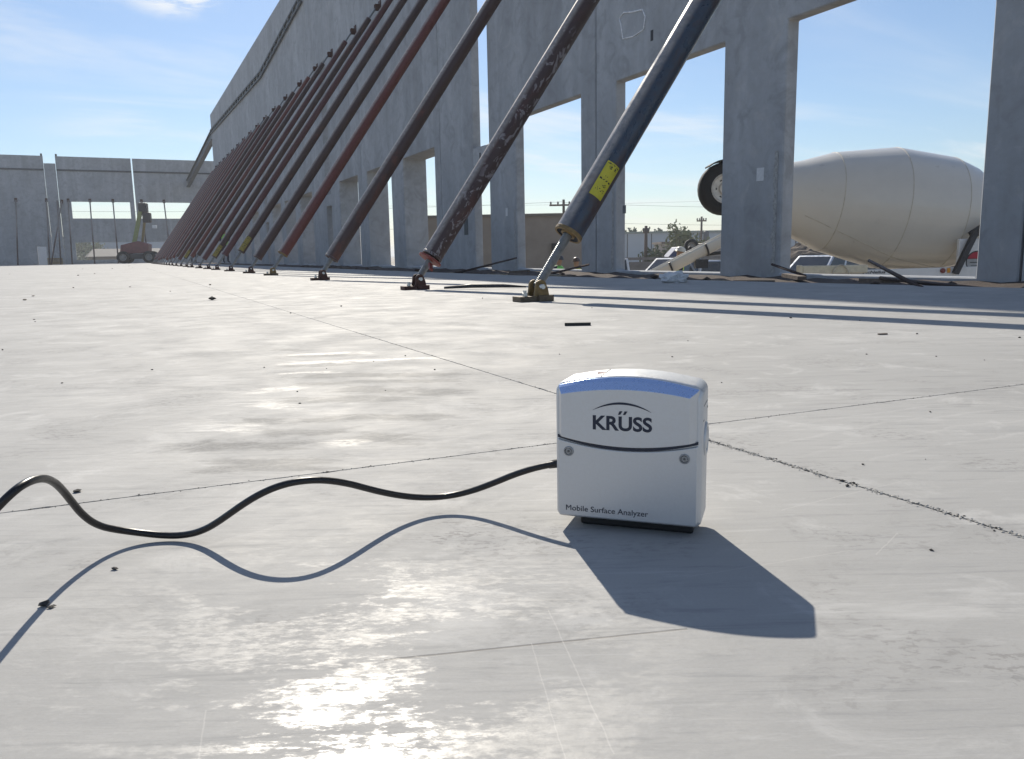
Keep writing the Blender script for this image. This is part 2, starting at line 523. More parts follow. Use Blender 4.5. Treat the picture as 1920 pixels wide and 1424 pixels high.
M_PIPE = {
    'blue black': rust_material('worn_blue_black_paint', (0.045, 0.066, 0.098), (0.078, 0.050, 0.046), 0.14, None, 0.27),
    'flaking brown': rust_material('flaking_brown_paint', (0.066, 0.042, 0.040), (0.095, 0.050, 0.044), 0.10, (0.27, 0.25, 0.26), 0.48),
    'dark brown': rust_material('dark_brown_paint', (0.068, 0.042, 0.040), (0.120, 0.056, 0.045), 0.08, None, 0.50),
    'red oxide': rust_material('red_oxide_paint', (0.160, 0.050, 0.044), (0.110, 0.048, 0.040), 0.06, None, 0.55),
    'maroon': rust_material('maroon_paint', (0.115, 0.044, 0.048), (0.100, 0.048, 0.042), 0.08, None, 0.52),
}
M_RODZ = simple('dull_zinc_thread', (0.22, 0.23, 0.235), 0.38, 0.85, 0.25, 40)
M_YCAST = simple('yellowed_cast_steel', (0.20, 0.135, 0.055), 0.55, 0.2, 0.4, 30, 0.3)
M_BPL = simple('brown_grey_plate', (0.125, 0.095, 0.062), 0.6, 0.2, 0.4, 30, 0.3)
M_RCAST = simple('rusted_cast_steel', (0.075, 0.034, 0.026), 0.65, 0.2, 0.4, 30, 0.3)
M_BOLT = simple('bright_bolt_steel', (0.55, 0.57, 0.58), 0.28, 0.95, 0.1, 40)
M_YEL = simple('yellow_sticker', (0.52, 0.47, 0.04), 0.55, 0, 0.10, 30)
M_YELD = simple('faded_yellow_sticker', (0.26, 0.21, 0.05), 0.7, 0, 0.25, 30)
M_BLACK = simple('black_print', (0.022, 0.022, 0.025), 0.6, 0, 0.2, 30)
M_PAPER = simple('white_paper', (0.66, 0.67, 0.68), 0.8, 0, 0.08, 30)
M_DSTEEL = simple('dark_steel', (0.055, 0.055, 0.06), 0.55, 0.4, 0.3, 20)

# ------------------------------------------------------------------ ground, slab and saw-cut joints
YARD = -1.65
g = MB()
NX = 60
for iy in range(NX + 1):
    for ix in range(NX + 1):
        fx, fy = ix / NX * 2 - 1, iy / NX * 2 - 1
        x = 6.0 + math.copysign(abs(fx) ** 2.2, fx) * 2500
        y = 20.0 + math.copysign(abs(fy) ** 2.2, fy) * 2500
        g.v.append((x, y, YARD + 0.05 * fbm(x * .08, y * .08)))
for iy in range(NX):
    for ix in range(NX):
        a = iy * (NX + 1) + ix
        g.f.append([a, a + 1, a + NX + 2, a + NX + 1])
        g.m.append(0)
        g.sm.append(True)


def dirt_material(name, c0, c1, sc=1.0):
    m, t, b = mat(name)
    co = t.node('ShaderNodeTexCoord').outputs['Object']
    n1 = t.noise(co, 0.5 * sc, 8, 0.6)
    n2 = t.noise(co, 9.0 * sc, 8, 0.7)
    c = t.mix(t.lerp(n1, 0.3, 0.7, 0, 1), c0, c1)
    c = t.mix(t.lerp(n2, 0.35, 0.7, 0, 0.6), c, [x * 0.5 for x in c0])
    t.link(c, b.inputs['Base Color'])
    b.inputs['Roughness'].default_value = 0.95
    bp = t.node('ShaderNodeBump', ins={'Height': n2, 'Strength': 0.6, 'Distance': 0.04})
    t.link(bp.outputs[0], b.inputs['Normal'])
    return m


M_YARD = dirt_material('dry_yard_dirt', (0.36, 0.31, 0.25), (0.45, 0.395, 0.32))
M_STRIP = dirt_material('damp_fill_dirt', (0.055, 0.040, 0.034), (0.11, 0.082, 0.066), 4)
yard = g.build('ground', M_YARD)
yard['kind'] = 'structure'

Y_END = 79.6
EDGE = [(4.75, -6.0), (4.45, 2.0), (4.20, 4.0), (3.95, 6.0), (3.80, 8.0), (3.78, 14.0), (3.80, 30.0), (3.80, Y_END)]
XW0 = -26.0
JX = 0.640


def jy(x):
    return 0.8636 - 0.0340 * x


base = MB()
fl_poly = [(XW0, -6.0)] + EDGE + [(XW0, Y_END)]
base.loft([[(x, y, YARD - 0.2) for x, y in fl_poly], [(x, y, -0.014) for x, y in fl_poly]])
floor = base.build('floor', M_GROOVE)
floor['kind'] = 'structure'


def edge_line(p0, p1, near, half, chip, seed):
    """jagged arris of a saw cut from p0 to p1, offset to its left by half + chips"""
    p0, p1 = Vector(p0), Vector(p1)
    dv = (p1 - p0)
    L = dv.length
    dv.normalize()
    nrm = Vector((-dv.y, dv.x))
    pts, s = [], 0.0
    while s < L:
        p = p0 + dv * s
        r = (p - Vector(near)).length
        n = fbm(p.x * 95 + seed, p.y * 95, seed, 3)
        n2 = fbm(p.x * 26 + seed * 3, p.y * 26, seed, 2)
        off = half + max(0, n - 0.05) * chip * 0.6 + max(0, n2 - 0.25) * chip * 1.3 * (1 if n > -0.2 else .3)
        pts.append(p + nrm * off)
        s += min(1.5, max(0.0022, 0.004 * r * r)) * random.uniform(.7, 1.3)
    pts.append(p1 + nrm * half)
    return pts


cx0, cy0 = JX, jy(JX)
near = (0.45, 0.62)
xe = 4.50
A = lambda p, q, h1, c1_, s1: edge_line(p, q, near, h1, c1_, s1)
# joint arms starting at the crossing: +Y, -Y, -X, +X ; both sides of each
hY, hX, hN = 0.0012, 0.0012, 0.0013
up_l = A((cx0, cy0), (JX, Y_END), hY, 0.0020, 1.0)          # left of +Y travel = -X side
up_r = [Vector((2 * JX - p.x, p.y)) for p in A((cx0, cy0), (JX, Y_END), hY, 0.0022, 2.0)]
dn_l = A((cx0, cy0), (JX, -6.0), hN, 0.0042, 3.0)           # left of -Y travel = +X side
dn_r = [Vector((2 * JX - p.x, p.y)) for p in A((cx0, cy0), (JX, -6.0), hN, 0.0038, 4.0)]
pl, pr = (XW0, jy(XW0)), (4.33, jy(4.33))
lf_l = A((cx0, cy0), pl, hX, 0.0028, 5.0)                   # left of -X travel = -Y side
lf_r = [Vector((p.x, p.y - 2 * (p.y - jy(p.x)))) for p in A((cx0, cy0), pl, hX, 0.0020, 6.0)]
rt_l = A((cx0, cy0), pr, hX, 0.0030, 7.0)                   # left of +X travel = +Y side
rt_r = [Vector((p.x, p.y - 2 * (p.y - jy(p.x)))) for p in A((cx0, cy0), pr, hX, 0.0026, 8.0)]


def corner(e1, e2, sx, sy):
    """drop the starts so that two arrises meet in one corner point"""
    c = Vector((cx0 + sx * 0.0018, cy0 + sy * 0.0018))
    f1 = [p for p in e1 if (p - Vector((cx0, cy0))).length > 0.004]
    f2 = [p for p in e2 if (p - Vector((cx0, cy0))).length > 0.004]
    return f1, c, f2


def slab(e1, e2, sx, sy, outer):
    f1, c, f2 = corner(e1, e2, sx, sy)
    loop = f1[::-1] + [c] + f2 + [Vector(o) for o in outer]
    area = sum(loop[i].x * loop[(i + 1) % len(loop)].y - loop[(i + 1) % len(loop)].x * loop[i].y for i in range(len(loop)))
    if area < 0:
        loop = loop[::-1]
    n = len(loop)
    b = MB()
    b.add([(p.x, p.y, 0.0) for p in loop] + [(p.x, p.y, -0.013) for p in loop],
          [list(range(n))] + [(i, i + n, (i + 1) % n + n, (i + 1) % n) for i in range(n)])
    o = b.build('concrete_slab', M_FLOOR, floor, recalc=False)
    return o


slab(up_l, lf_r, -1, 1, [(XW0, Y_END)])
slab(up_r, rt_l, 1, 1, [(4.335, jy(4.335) + .003)] + EDGE[1:][0:0] + [(4.45, 2.0), (4.20, 4.0), (3.95, 6.0), (3.80, 8.0), (3.78, 14.0), (3.80, 30.0), (3.80, Y_END)])
slab(dn_r, lf_l, -1, -1, [(XW0, -6.0)])
slab(dn_l, rt_r, 1, -1, [(4.335, jy(4.335) - .003), (4.75, -6.0)])

# crumbs of concrete and grit along the saw cuts: nobody could count them
M_CR1 = simple('pale_concrete_crumb', (0.46, 0.44, 0.40), 0.9, 0, 0.25, 200)
M_CR2 = simple('dark_grit', (0.05, 0.045, 0.04), 0.9, 0, 0.4, 200)
cr = MB()
rn = random.Random(3)
for i in range(900):
    yy = cy0 - 0.60 * rn.random() ** 1.15
    xx = JX + rn.gauss(0, 0.0026)
    r = rn.uniform(0.0004, 0.0013) * (1.6 if rn.random() < .06 else 1)
    cr.rock((xx, yy, 0.0002), r, 0.7, 0 if rn.random() < .88 else 1, i)
for i in range(420):
    xx = cx0 + rn.uniform(-0.95, 0.9)
    yy = jy(xx) + rn.gauss(0, 0.0016)
    cr.rock((xx, yy, 0.0001), rn.uniform(0.0004, 0.0010), 0.7, 0 if rn.random() < .45 else 1, i + 2000)
for i in range(200):
    yy = cy0 + 1.6 * rn.random()
    cr.rock((JX + rn.gauss(0, 0.0018), yy, 0.0001), rn.uniform(0.0005, 0.0012), 0.7, 0 if rn.random() < .4 else 1, i + 4000)
o = cr.build('joint_crumbs', [M_CR1, M_CR2])
tag(o, 'pale and dark crumbs of concrete lying along the saw cut joints', 'crumbs', kind='stuff')

# dirt strip between slab edge and wall
XWALL, TW = 6.30, 0.165
ds = MB()
ny = 260
ys = [-6 + (Y_END + 6) * (i / ny) ** 1.8 for i in range(ny + 1)]


def edge_x(y):
    for (xa, ya), (xb, yb) in zip(EDGE, EDGE[1:]):
        if ya <= y <= yb:
            return xa + (xb - xa) * (y - ya) / (yb - ya)
    return EDGE[-1][0]


nxs = 9
for j, y in enumerate(ys):
    for i in range(nxs + 1):
        f = i / nxs
        x = edge_x(y) + 0.002 + (XWALL - 0.004 - edge_x(y)) * f
        z = -0.115 + 0.045 * f + 0.032 * fbm(x * 2.6, y * 2.6, 1.0) + 0.015 * fbm(x * 11, y * 11, 4.0)
        ds.v.append((x, y, z))
for j in range(ny):
    for i in range(nxs):
        a = j * (nxs + 1) + i
        ds.f.append([a, a + 1, a + nxs + 2, a + nxs + 1])
        ds.m.append(0)
        ds.sm.append(True)
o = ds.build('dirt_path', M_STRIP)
o['kind'] = 'structure'


# ------------------------------------------------------------------ the long tilt-up wall
def wall_mesh(y0, y1, z0, z1, holes, x=0.0, tw=TW, axis='y'):
    """slab of concrete with rectangular openings, faces only where concrete shows"""
    ysb = sorted({y0, y1} | {v for h in holes for v in h[:2]})
    zsb = sorted({z0, z1} | {v for h in holes for v in h[2:]})
    solid = {}
    for i in range(len(ysb) - 1):
        for k in range(len(zsb) - 1):
            cy, cz = (ysb[i] + ysb[i + 1]) / 2, (zsb[k] + zsb[k + 1]) / 2
            solid[i, k] = not any(h[0] < cy < h[1] and h[2] < cz < h[3] for h in holes)
    b = bmesh.new()
    vc = {}

    def V(f, y, z):
        key = (f, round(y, 5), round(z, 5))
        if key not in vc:
            p = (x + (tw if f else 0), y, z) if axis == 'y' else (y, x + (tw if f else 0), z)
            vc[key] = b.verts.new(p)
        return vc[key]
    for (i, k), sl in solid.items():
        if not sl:
            continue
        a0, a1, b0, b1 = ysb[i], ysb[i + 1], zsb[k], zsb[k + 1]
        for f in (0, 1):
            b.faces.new([V(f, a0, b0), V(f, a1, b0), V(f, a1, b1), V(f, a0, b1)])
        for (di, dk), (p, q) in {(-1, 0): ((a0, b0), (a0, b1)), (1, 0): ((a1, b0), (a1, b1)),
                                 (0, -1): ((a0, b0), (a1, b0)), (0, 1): ((a0, b1), (a1, b1))}.items():
            if not solid.get((i + di, k + dk), False):
                b.faces.new([V(0, *p), V(0, *q), V(1, *q), V(1, *p)])
    bmesh.ops.recalc_face_normals(b, faces=b.faces)
    bmesh.ops.bevel(b, geom=[e for e in b.edges if len(e.link_faces) == 2 and e.calc_face_angle(0) > 1.0],
                    offset=0.012, segments=1, affect='EDGES', clamp_overlap=True)
    me = bpy.data.meshes.new('tilt_up_panel')
    b.to_mesh(me)
    b.free()
    me.materials.append(M_PANEL)
    return me


PM = 6.2325
ORD = ['first', 'second', 'third', 'fourth', 'fifth', 'sixth', 'seventh', 'eighth', 'ninth', 'tenth', 'eleventh', 'twelfth', 'thirteenth',
       'fourteenth', 'fifteenth', 'sixteenth', 'seventeenth', 'eighteenth', 'nineteenth', 'twentieth']
ZS, ZH = -0.03, 2.535
PANELS = []
p0 = 3.90
for i in range(-1, 9):
    a = p0 + PM * i
    hgt = 9.65 if a < 28 else 10.0
    if i % 2 == 0:
        holes = [(0.36, 2.55, ZS, ZH), (3.50, 5.71, ZS, ZH)]
        txt = 'with two open window bays'
    else:
        holes = [(0.42, 2.61, ZS, ZH), (3.73, 4.47, ZS, 1.88), (3.73, 4.47, 2.25, 6.4)]
        txt = 'with one window bay and a tall slit'
    if i == -1:
        holes = [(0.42, 2.61, ZS, ZH)]
        txt = 'mostly out of view'
    me = wall_mesh(0.011, PM - 0.011, YARD - 0.1, hgt, holes, tw=TW if i < 2 else 0.60)
    o = bpy.data.objects.new('tilt_up_panel', me)
    COL.objects.link(o)
    o.location = (XWALL, a, 0)
    n = i + 1
    extra = {0: 'grey concrete wall panel with two bays, the mixer drum seen through one', 1: 'grey concrete wall panel with one bay and a narrow slit beside a paper tag'}.get(
        i, f'{ORD[n]} grey wall panel from the near end, {txt}')
    if i == 8:
        extra = 'farthest grey concrete panel of the long wall, where it ends'
    tag(o, extra, 'wall panel', 'concrete panels of the long propped wall')
    PANELS.append(o)

# marks on the panels (parts of them)
PB, PA = PANELS[2], PANELS[1]


def on_panel(p, name, y0, y1, z0, z1, m, th=0.004, rot=0.0):
    cy, cz = (y0 + y1) / 2, (z0 + z1) / 2
    b = MB().box(-th, -0.0005, -(y1 - y0) / 2, (y1 - y0) / 2, -(z1 - z0) / 2, (z1 - z0) / 2)
    o = b.build(name, m, p)
    o.location = (0, cy - p.location.y, cz)
    o.rotation_euler = (rot, 0, 0)
    return o


on_panel(PA, 'paper_note', 6.72, 6.83, 0.96, 1.10, M_PAPER, rot=0.03)
on_panel(PB, 'paper_note', 13.11, 13.19, 0.90, 1.04, M_PAPER)
tg = on_panel(PB, 'paper_tag', 13.93, 14.60, 1.91, 2.235, simple('grey_white_tag', (0.42, 0.43, 0.44), 0.8), rot=0.0)
MB().box(-0.006, -0.0045, -0.03, 0.03, -0.06, 0.06).build('tag_print', M_BLACK, tg)
on_panel(PB, 'junction_patch', 14.95, 15.15, 0.62, 0.95, simple('dark_patch', (0.10, 0.11, 0.11), 0.8))
on_panel(PA, 'lifting_insert', 8.755, 8.81, 2.87, 3.0, simple('insert_recess', (0.05, 0.05, 0.055), 0.7), 0.003)
on_panel(PA, 'lifting_insert', 9.35, 9.43, 0.75, 0.86, simple('insert_recess_grey', (0.16, 0.16, 0.165), 0.8), 0.003)
ch = MB()
lp = [(9.52, 3.33), (9.46, 3.16), (9.44, 3.05), (9.20, 3.02), (8.96, 3.05), (8.93, 3.20), (8.99, 3.30), (9.22, 3.33), (9.42, 3.375), (9.52, 3.33)]
ch.tube([(-0.002, y - PA.location.y, z) for y, z in lp], 0.011, 5)
ch.build('chalk_loop', simple('white_chalk', (0.80, 0.82, 0.84), 0.9, 0, 0.3, 30), PA)
# honeycombed patches where the form leaked along the jambs
hc = simple('pale_honeycomb', (0.37, 0.37, 0.36), 0.9, 0, 0.35, 22, 0.5)
for (p, y, z0, z1) in ((PA, 6.52, -0.02, 1.25), (PB, 12.79, -0.02, 1.0), (PA, 9.66, -0.02, 1.1)):
    b = MB()
    nz = 22
    pts = []
    for k in range(nz + 1):
        z = z0 + (z1 - z0) * k / nz
        w = 0.055 + 0.03 * fbm(z * 7, y, 2)
        pts.append((z, w))
    vs = []
    for z, w in pts:
        vs += [(-0.0035, -0.035, z), (-0.0035 - 0.003 * random.random(), -0.035 + w, z)]
    b.add(vs, [(2 * k, 2 * k + 1, 2 * k + 3, 2 * k + 2) for k in range(nz)])
    o = b.build('grout_smear', hc, p)
    o.location = (0, y + 0.03 - p.location.y, 0)

# ledger: two steel angles with ties, following the roof line
lg = empty('ledger_truss', (XWALL - 0.06, 28.9, 8.95))
LP = [(28.9, 8.96), (38.2, 8.30), (59.95, 8.84)]
M_LEDG = simple('grey_primer_steel', (0.10, 0.105, 0.11), 0.6, 0.3, 0.25, 10)
for nm, dz in (('top_rail', 0.12), ('bottom_rail', -0.12)):
    b = MB()
    for (ya, za), (yb, zb) in zip(LP, LP[1:]):
        b.tube([(0, ya - 28.9, za - 8.95 + dz), (0, yb - 28.9, zb - 8.95 + dz)], 0.045, 4, smooth=False)
    b.build(nm, M_LEDG, lg)
tie = None
y = 29.3
while y < 59.8:
    z = LP[0][1] + (LP[1][1] - LP[0][1]) * (y - LP[0][0]) / (LP[1][0] - LP[0][0]) if y < LP[1][0] else LP[1][1] + (LP[2][1] - LP[1][1]) * (y - LP[1][0]) / (LP[2][0] - LP[1][0])
    if tie is None:
        tie = MB().box(-0.03, 0.055, -0.06, 0.06, -0.12, 0.12).build('tie', M_LEDG, lg)
    else:
        tie2 = tie.copy()
        COL.objects.link(tie2)
        tie = tie2
    tie.location = (0, y - 28.9, z - 8.95)
    y += 0.95
tag(lg, 'long grey steel ledger with ladder-like ties, kinked, fixed along the high wall', 'ledger')

# ------------------------------------------------------------------ pipe braces
PIN = (0.012, 0.072)
AX = Vector((0.5735, 0.0, 0.8192))
ROTM = Matrix.Translation(Vector((PIN[0], 0, PIN[1]))) @ AX.to_track_quat('Z', 'Y').to_matrix().to_4x4()
LEN = (XWALL - 1.82 - PIN[0] - 0.10) / AX.x      # pin to wall shoe


def pipe_mesh(length, r=0.071):
    prof = [(r - 0.008, 0.30), (r - 0.008, 0.0), (r, 0.0), (r, 0.012), (r, length - 0.012), (r, length), (0.02, length)]
    return MB().lathe(prof, 28, 0, None, True, False)


def thread_profile(r, L, pitch=0.0085):
    prof, n = [], int(L / pitch)
    for i in range(n):
        z = i * pitch
        prof += [(r - 0.0016, z), (r, z + pitch * 0.35), (r, z + pitch * 0.65)]
    return prof


def make_brace(start, pm, cast, name='pipe_brace', detail=True):
    root = empty(name)
    pl = LEN - 0.35 - start
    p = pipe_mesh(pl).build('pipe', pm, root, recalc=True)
    p.matrix_local = ROTM @ Matrix.Translation((0, 0, start))
    md = p.data
    # end ring, burnt edge
    rg = MB().lathe([(0.060, -0.004), (0.0725, -0.004), (0.0735, 0.0), (0.0735, 0.014), (0.0715, 0.016)], 28, 0, None, False, False).build('end_ring', M_YCAST if cast is M_YCAST else pm, root)
    rg.matrix_local = ROTM @ Matrix.Translation((0, 0, start))
    nt = MB().lathe([(0.026, 0.0), (0.038, 0.0), (0.038, 0.02), (0.069, 0.055)], 20, 0, None, True, False).build('threaded_nut', cast, root)
    nt.matrix_local = ROTM @ Matrix.Translation((0, 0, start - 0.002))
    rod = MB().lathe(thread_profile(0.0235, start + 0.25, 0.0095), 16, 0, None, False, True).build('screw_rod', M_RODZ, root)
    rod.matrix_local = ROTM
    rod2 = MB().lathe(thread_profile(0.0235, 0.40, 0.02), 12, 0, None, False, True).build('screw_rod', M_RODZ, root)
    rod2.matrix_local = ROTM @ Matrix.Translation((0, 0, LEN - 0.40))
    # floor bracket: plate, two ears, pin, anchor bolt
    pb = MB()
    pb.box(-0.105, -0.010, -0.045, 0.045, 0.0, 0.026)
    pb.box(-0.008, 0.075, -0.055, 0.055, 0.0, 0.030)
    pb.build('base_plate', M_BPL if cast is M_YCAST else M_RCAST, root, bevel=0.002, seg=1)
    for sy in (-1, 1):
        e = MB()
        pr = [(-0.028, 0.020), (0.058, 0.020), (0.050, 0.060)] + [(0.012 + 0.030 * cos(a), 0.078 + 0.027 * sin(a)) for a in [k * pi / 8 for k in range(0, 9)]] + [(-0.020, 0.060)]
        y0, y1 = sy * 0.026, sy * 0.042
        e.loft([[(x, y0, z) for x, z in pr], [(x, y1, z) for x, z in pr]])
        e.build('bracket_ear', cast, root, bevel=0.0025, seg=1)
    MB().tube([(PIN[0], -0.062, PIN[1]), (PIN[0], 0.062, PIN[1])], 0.012, 12).build('pivot_pin', M_BOLT, root)
    bl = MB()
    bl.lathe([(0.021, 0.018), (0.021, 0.022), (0.014, 0.022), (0.014, 0.042), (0.010, 0.043), (0.010, 0.055)], 6, 0, Matrix.Translation((-0.058, 0, 0)), False)
    bl.build('anchor_bolt', M_BOLT, root)
    # wall shoe
    ws = MB()
    xw = XWALL - 1.82
    zt = PIN[1] + AX.z * LEN
    ws.box(xw - 0.022, xw - 0.002, -0.09, 0.09, zt - 0.16, zt + 0.16)
    for sy in (-1, 1):
        ws.box(xw - 0.14, xw - 0.022, sy * 0.04 - 0.008, sy * 0.04 + 0.008, zt - 0.07, zt + 0.07)
    ws.build('wall_shoe', M_RCAST, root)
    return root


# polar angle, about the pipe axis, of the side that faces the open slab (towards -X -Y)
_q = ROTM.to_3x3().inverted() @ Vector((-0.42, -0.90, -0.12))
FACE = atan2(_q.y, _q.x)


def sticker(root, start, a0, L, ang0, ang1, r=0.0722, seed=1, ym=None):
    """printed yellow label wrapped round the pipe"""
    rn = random.Random(seed)
    na, nl = 22, 44
    b = MB()
    vs = []
    for j in range(nl + 1):
        for i in range(na + 1):
            an = ang0 + (ang1 - ang0) * i / na
            vs.append((r * cos(an), r * sin(an), start + a0 + L * j / nl))
    b.v = vs
    _ = 0
    for j in range(nl):
        for i in range(na):
            f = j / nl
            dark = False
            if 0.93 < f < 0.97:
                dark = rn.random() < (.85 if i in (2, 3, 4, 5, 18, 19) else .35) and 1 < i < na - 1
            elif 0.47 < f < 0.51:
                dark = rn.random() < (.85 if i in (2, 3, 4, 5, 18, 19, 20) else .5) and 1 < i < na - 1
            elif 0.80 < f < 0.89:
                dark = (6 <= i <= 10 or 15 <= i <= 18) and rn.random() < .45
            elif 0.30 < f < 0.40:
                dark = (11 <= i <= 16) and rn.random() < .4
            elif (0.56 < f < 0.62 or 0.18 < f < 0.26) and int(f * nl) % 2 == 0:
                dark = 3 < i < 18 and rn.random() < .3
            a = j * (na + 1) + i
            b.f.append([a, a + 1, a + na + 2, a + na + 1])
            b.m.append(1 if dark else 0)
            b.sm.append(True)
    o = b.build('warning_sticker', [ym or M_YEL, M_BLACK], root, recalc=False)
    o.matrix_local = ROTM
    return o


FEET = [3.49, 5.26, 8.21, 11.21, 13.28, 15.86, 18.30, 20.20, 22.52, 25.25, 27.30, 29.90, 32.65, 35.30, 37.60, 39.90, 42.20, 44.50, 46.80, 49.10, 51.30, 53.50, 55.70, 57.80]
PAINT = ['blue black', 'flaking brown', 'dark brown', 'red oxide', 'dark brown', 'dark brown', 'maroon', 'dark brown', 'maroon', 'dark brown', 'red oxide',
         'dark brown', 'maroon', 'dark brown', 'red oxide', 'maroon', 'red oxide', 'maroon', 'red oxide', 'maroon', 'red oxide', 'maroon', 'maroon', 'red oxide']
LBL = {0: 'nearest pipe brace, blue black with a yellow sticker, dull gold floor bracket',
       1: 'brown pipe brace with pale flaking paint and a red collar, second from the camera',
       2: 'dark brown pipe brace with dark floor bracket, third from the camera',
       3: 'red oxide pipe brace with gold floor bracket, fourth from the camera',
       4: 'dark brown pipe brace just left of the red oxide fourth brace',
       5: 'dark brown pipe brace with a yellow sticker low down, sixth from the camera'}
ROWG = 'pipe braces propping the long wall'
protos = {}
for i, (fy, pn) in enumerate(zip(FEET, PAINT)):
    st = {0: 0.305, 1: 0.185, 2: 0.175}.get(i, 0.20 + 0.05 * ((i * 7) % 4))
    ck = (pn, i < 3, i, st) if i < 6 else (pn, st)
    cast = M_YCAST if i in (0, 3) else M_RCAST
    if ck in protos:
        o = copy_tree(protos[ck])
    else:
        o = make_brace(st, M_PIPE[pn], cast)
        protos[ck] = o
    o.location = (1.82, fy, 0)
    lab = LBL.get(i) or (f'{ORD[i]} pipe brace from the camera in the long leaning row, {pn}' if i < 14 else 'rusty pipe brace in the dense far end of the long leaning row')
    tag(o, lab, 'brace', ROWG)
    if i == 0:
        sticker(o, st, 0.215, 0.195, FACE - R(20), FACE + R(42))
    if i in (5, 7):
        sticker(o, st, 0.02, 0.30, FACE - R(40), FACE + R(40), seed=i, ym=M_YELD)
    if i == 1:
        cl_ = MB()
        Mx = ROTM @ Matrix.Translation((0, 0, st - 0.035))
        cl_.lathe([(0.028, 0.0), (0.085, 0.004), (0.085, 0.016), (0.028, 0.02)], 20, 0, Mx, False)
        cl_.box(-0.16, -0.06, -0.014, 0.014, 0.0, 0.014, 0, Mx @ Matrix.Rotation(R(-30), 4, 'Y'))
        cl_.build('handle_collar', simple('red_painted_collar', (0.20, 0.045, 0.035), 0.6, 0, 0.3, 30), o)

# braces of the end wall lean towards the camera, seen end-on
FX = [-7.6, -5.35, -4.55, -3.72, -2.05, -0.25, 0.15 + 1.9, 3.9]
bw = None
for i, fx in enumerate(FX):
    if bw is None:
        bw = empty('end_wall_brace')
        b = MB().tube([(0, 0.02, 0.06), (0, 3.75, 5.45)], 0.055, 10)
        b.build('pipe', M_PIPE['dark brown'], bw)
        b = MB().box(-0.1, 0.1, -0.1, 0.1, 0, 0.03)
        b.box(-0.04, 0.04, -0.04, 0.04, 0.03, 0.10)
        b.build('base_plate', M_RCAST, bw)
        MB().box(-0.1, 0.1, 3.74, 3.79, 5.3, 5.62).build('wall_shoe', M_RCAST, bw)
        o = bw
    else:
        o = copy_tree(bw)
    o.location = (fx, 80.0 - 3.80, 0)
    tag(o, f'thin dark brace standing against the far end wall, {ORD[i]} from the left', 'brace', 'dark braces propping the far end wall')
o = copy_tree(bw)
o.location = (-4.35 - 0.9, 80.0 - 3.80, 0)
o.rotation_euler = (0, R(11), R(0))
tag(o, 'thin dark brace tilted sideways above the timber stack by the far end wall', 'brace', 'dark braces propping the far end wall')

# deep steel beam running on from the end of the long wall to the end wall
ea, eb = Vector((6.36, 59.70, 8.62)), Vector((6.05, 79.9, 7.05))
b = empty('edge_beam', ea)
M_BEAM = simple('blue_grey_steel', (0.10, 0.112, 0.13), 0.6, 0.1, 0.3, 2)
dv_ = eb - ea
for nm, z0, z1, w in (('web', -.27, .27, .03), ('flange', .272, .31, .16), ('flange', -.31, -.272, .16)):
    MB().loft([[(-w, 0, z0), (w, 0, z0), (w, 0, z1), (-w, 0, z1)], [(dv_.x - w, dv_.y, dv_.z + z0), (dv_.x + w, dv_.y, dv_.z + z0), (dv_.x + w, dv_.y, dv_.z + z1), (dv_.x - w, dv_.y, dv_.z + z1)]]).build(nm, M_BEAM, b)
tag(b, 'deep blue grey beam sloping from the long wall down to the end wall', 'steel beam')

# ------------------------------------------------------------------ far end wall
YF = 80.0
HF = 9.15
far_specs = [
    (-24.0, -5.30, [(-6.42, -5.75, 0.0, 1.55)], 'far end wall panel left of the notch, plain with one low doorway', HF),
    (-4.38, 1.46, [(-3.50, 1.10, 3.93, 5.36), (-3.50, 0.86, 0.33, 1.86)], 'far end wall panel with upper and lower window bands, left of bright joint', HF),
    (1.58, 9.5, [(1.88, 6.1, 3.93, 5.36), (1.95, 5.6, 0.33, 1.86)], 'far end wall panel right of the bright joint, behind the braces', HF),
    (-5.27, -4.41, [], 'pale narrow pilaster panel below the notch in the far end wall', HF - 0.62)]
for x0, x1, holes, lab, hh in far_specs:
    me = wall_mesh(x0, x1, YARD, hh, holes, 0.0, 0.19, 'x')
    o = bpy.data.objects.new('tilt_up_panel', me)
    COL.objects.link(o)
    o.location = (0, YF if len(holes) else YF - 0.08, 0)
    tag(o, lab, 'wall panel', 'concrete panels of the far end wall')
    if holes and x0 > -20:
        MB().box(x0 + .02, x1 - .02, -0.07, -0.002, 7.93, 8.07).build('ledger_angle', M_LEDG, o)
    elif holes:
        MB().box(x0 + .02, x1 - .02, -0.07, -0.002, 7.93, 8.07).build('ledger_angle', M_LEDG, o)
    if x0 in (-24.0, -4.38):
        xx = x1 - 0.16 if x0 < -10 else x0 + 0.02
        MB().box(xx, xx + 0.14, -0.05, 0.15, hh + 0.002, hh + 0.18).build('lifting_lug', M_LEDG, o)
b = MB().box(1.462, 1.578, -0.02, 0.03, 0.0, 3.1)
o = b.build('joint_filler', M_PANEL)
o.location = (0, YF + 0.05, 0)
tag(o, 'narrow concrete joint filler below the bright joint of the far end wall', 'joint filler')

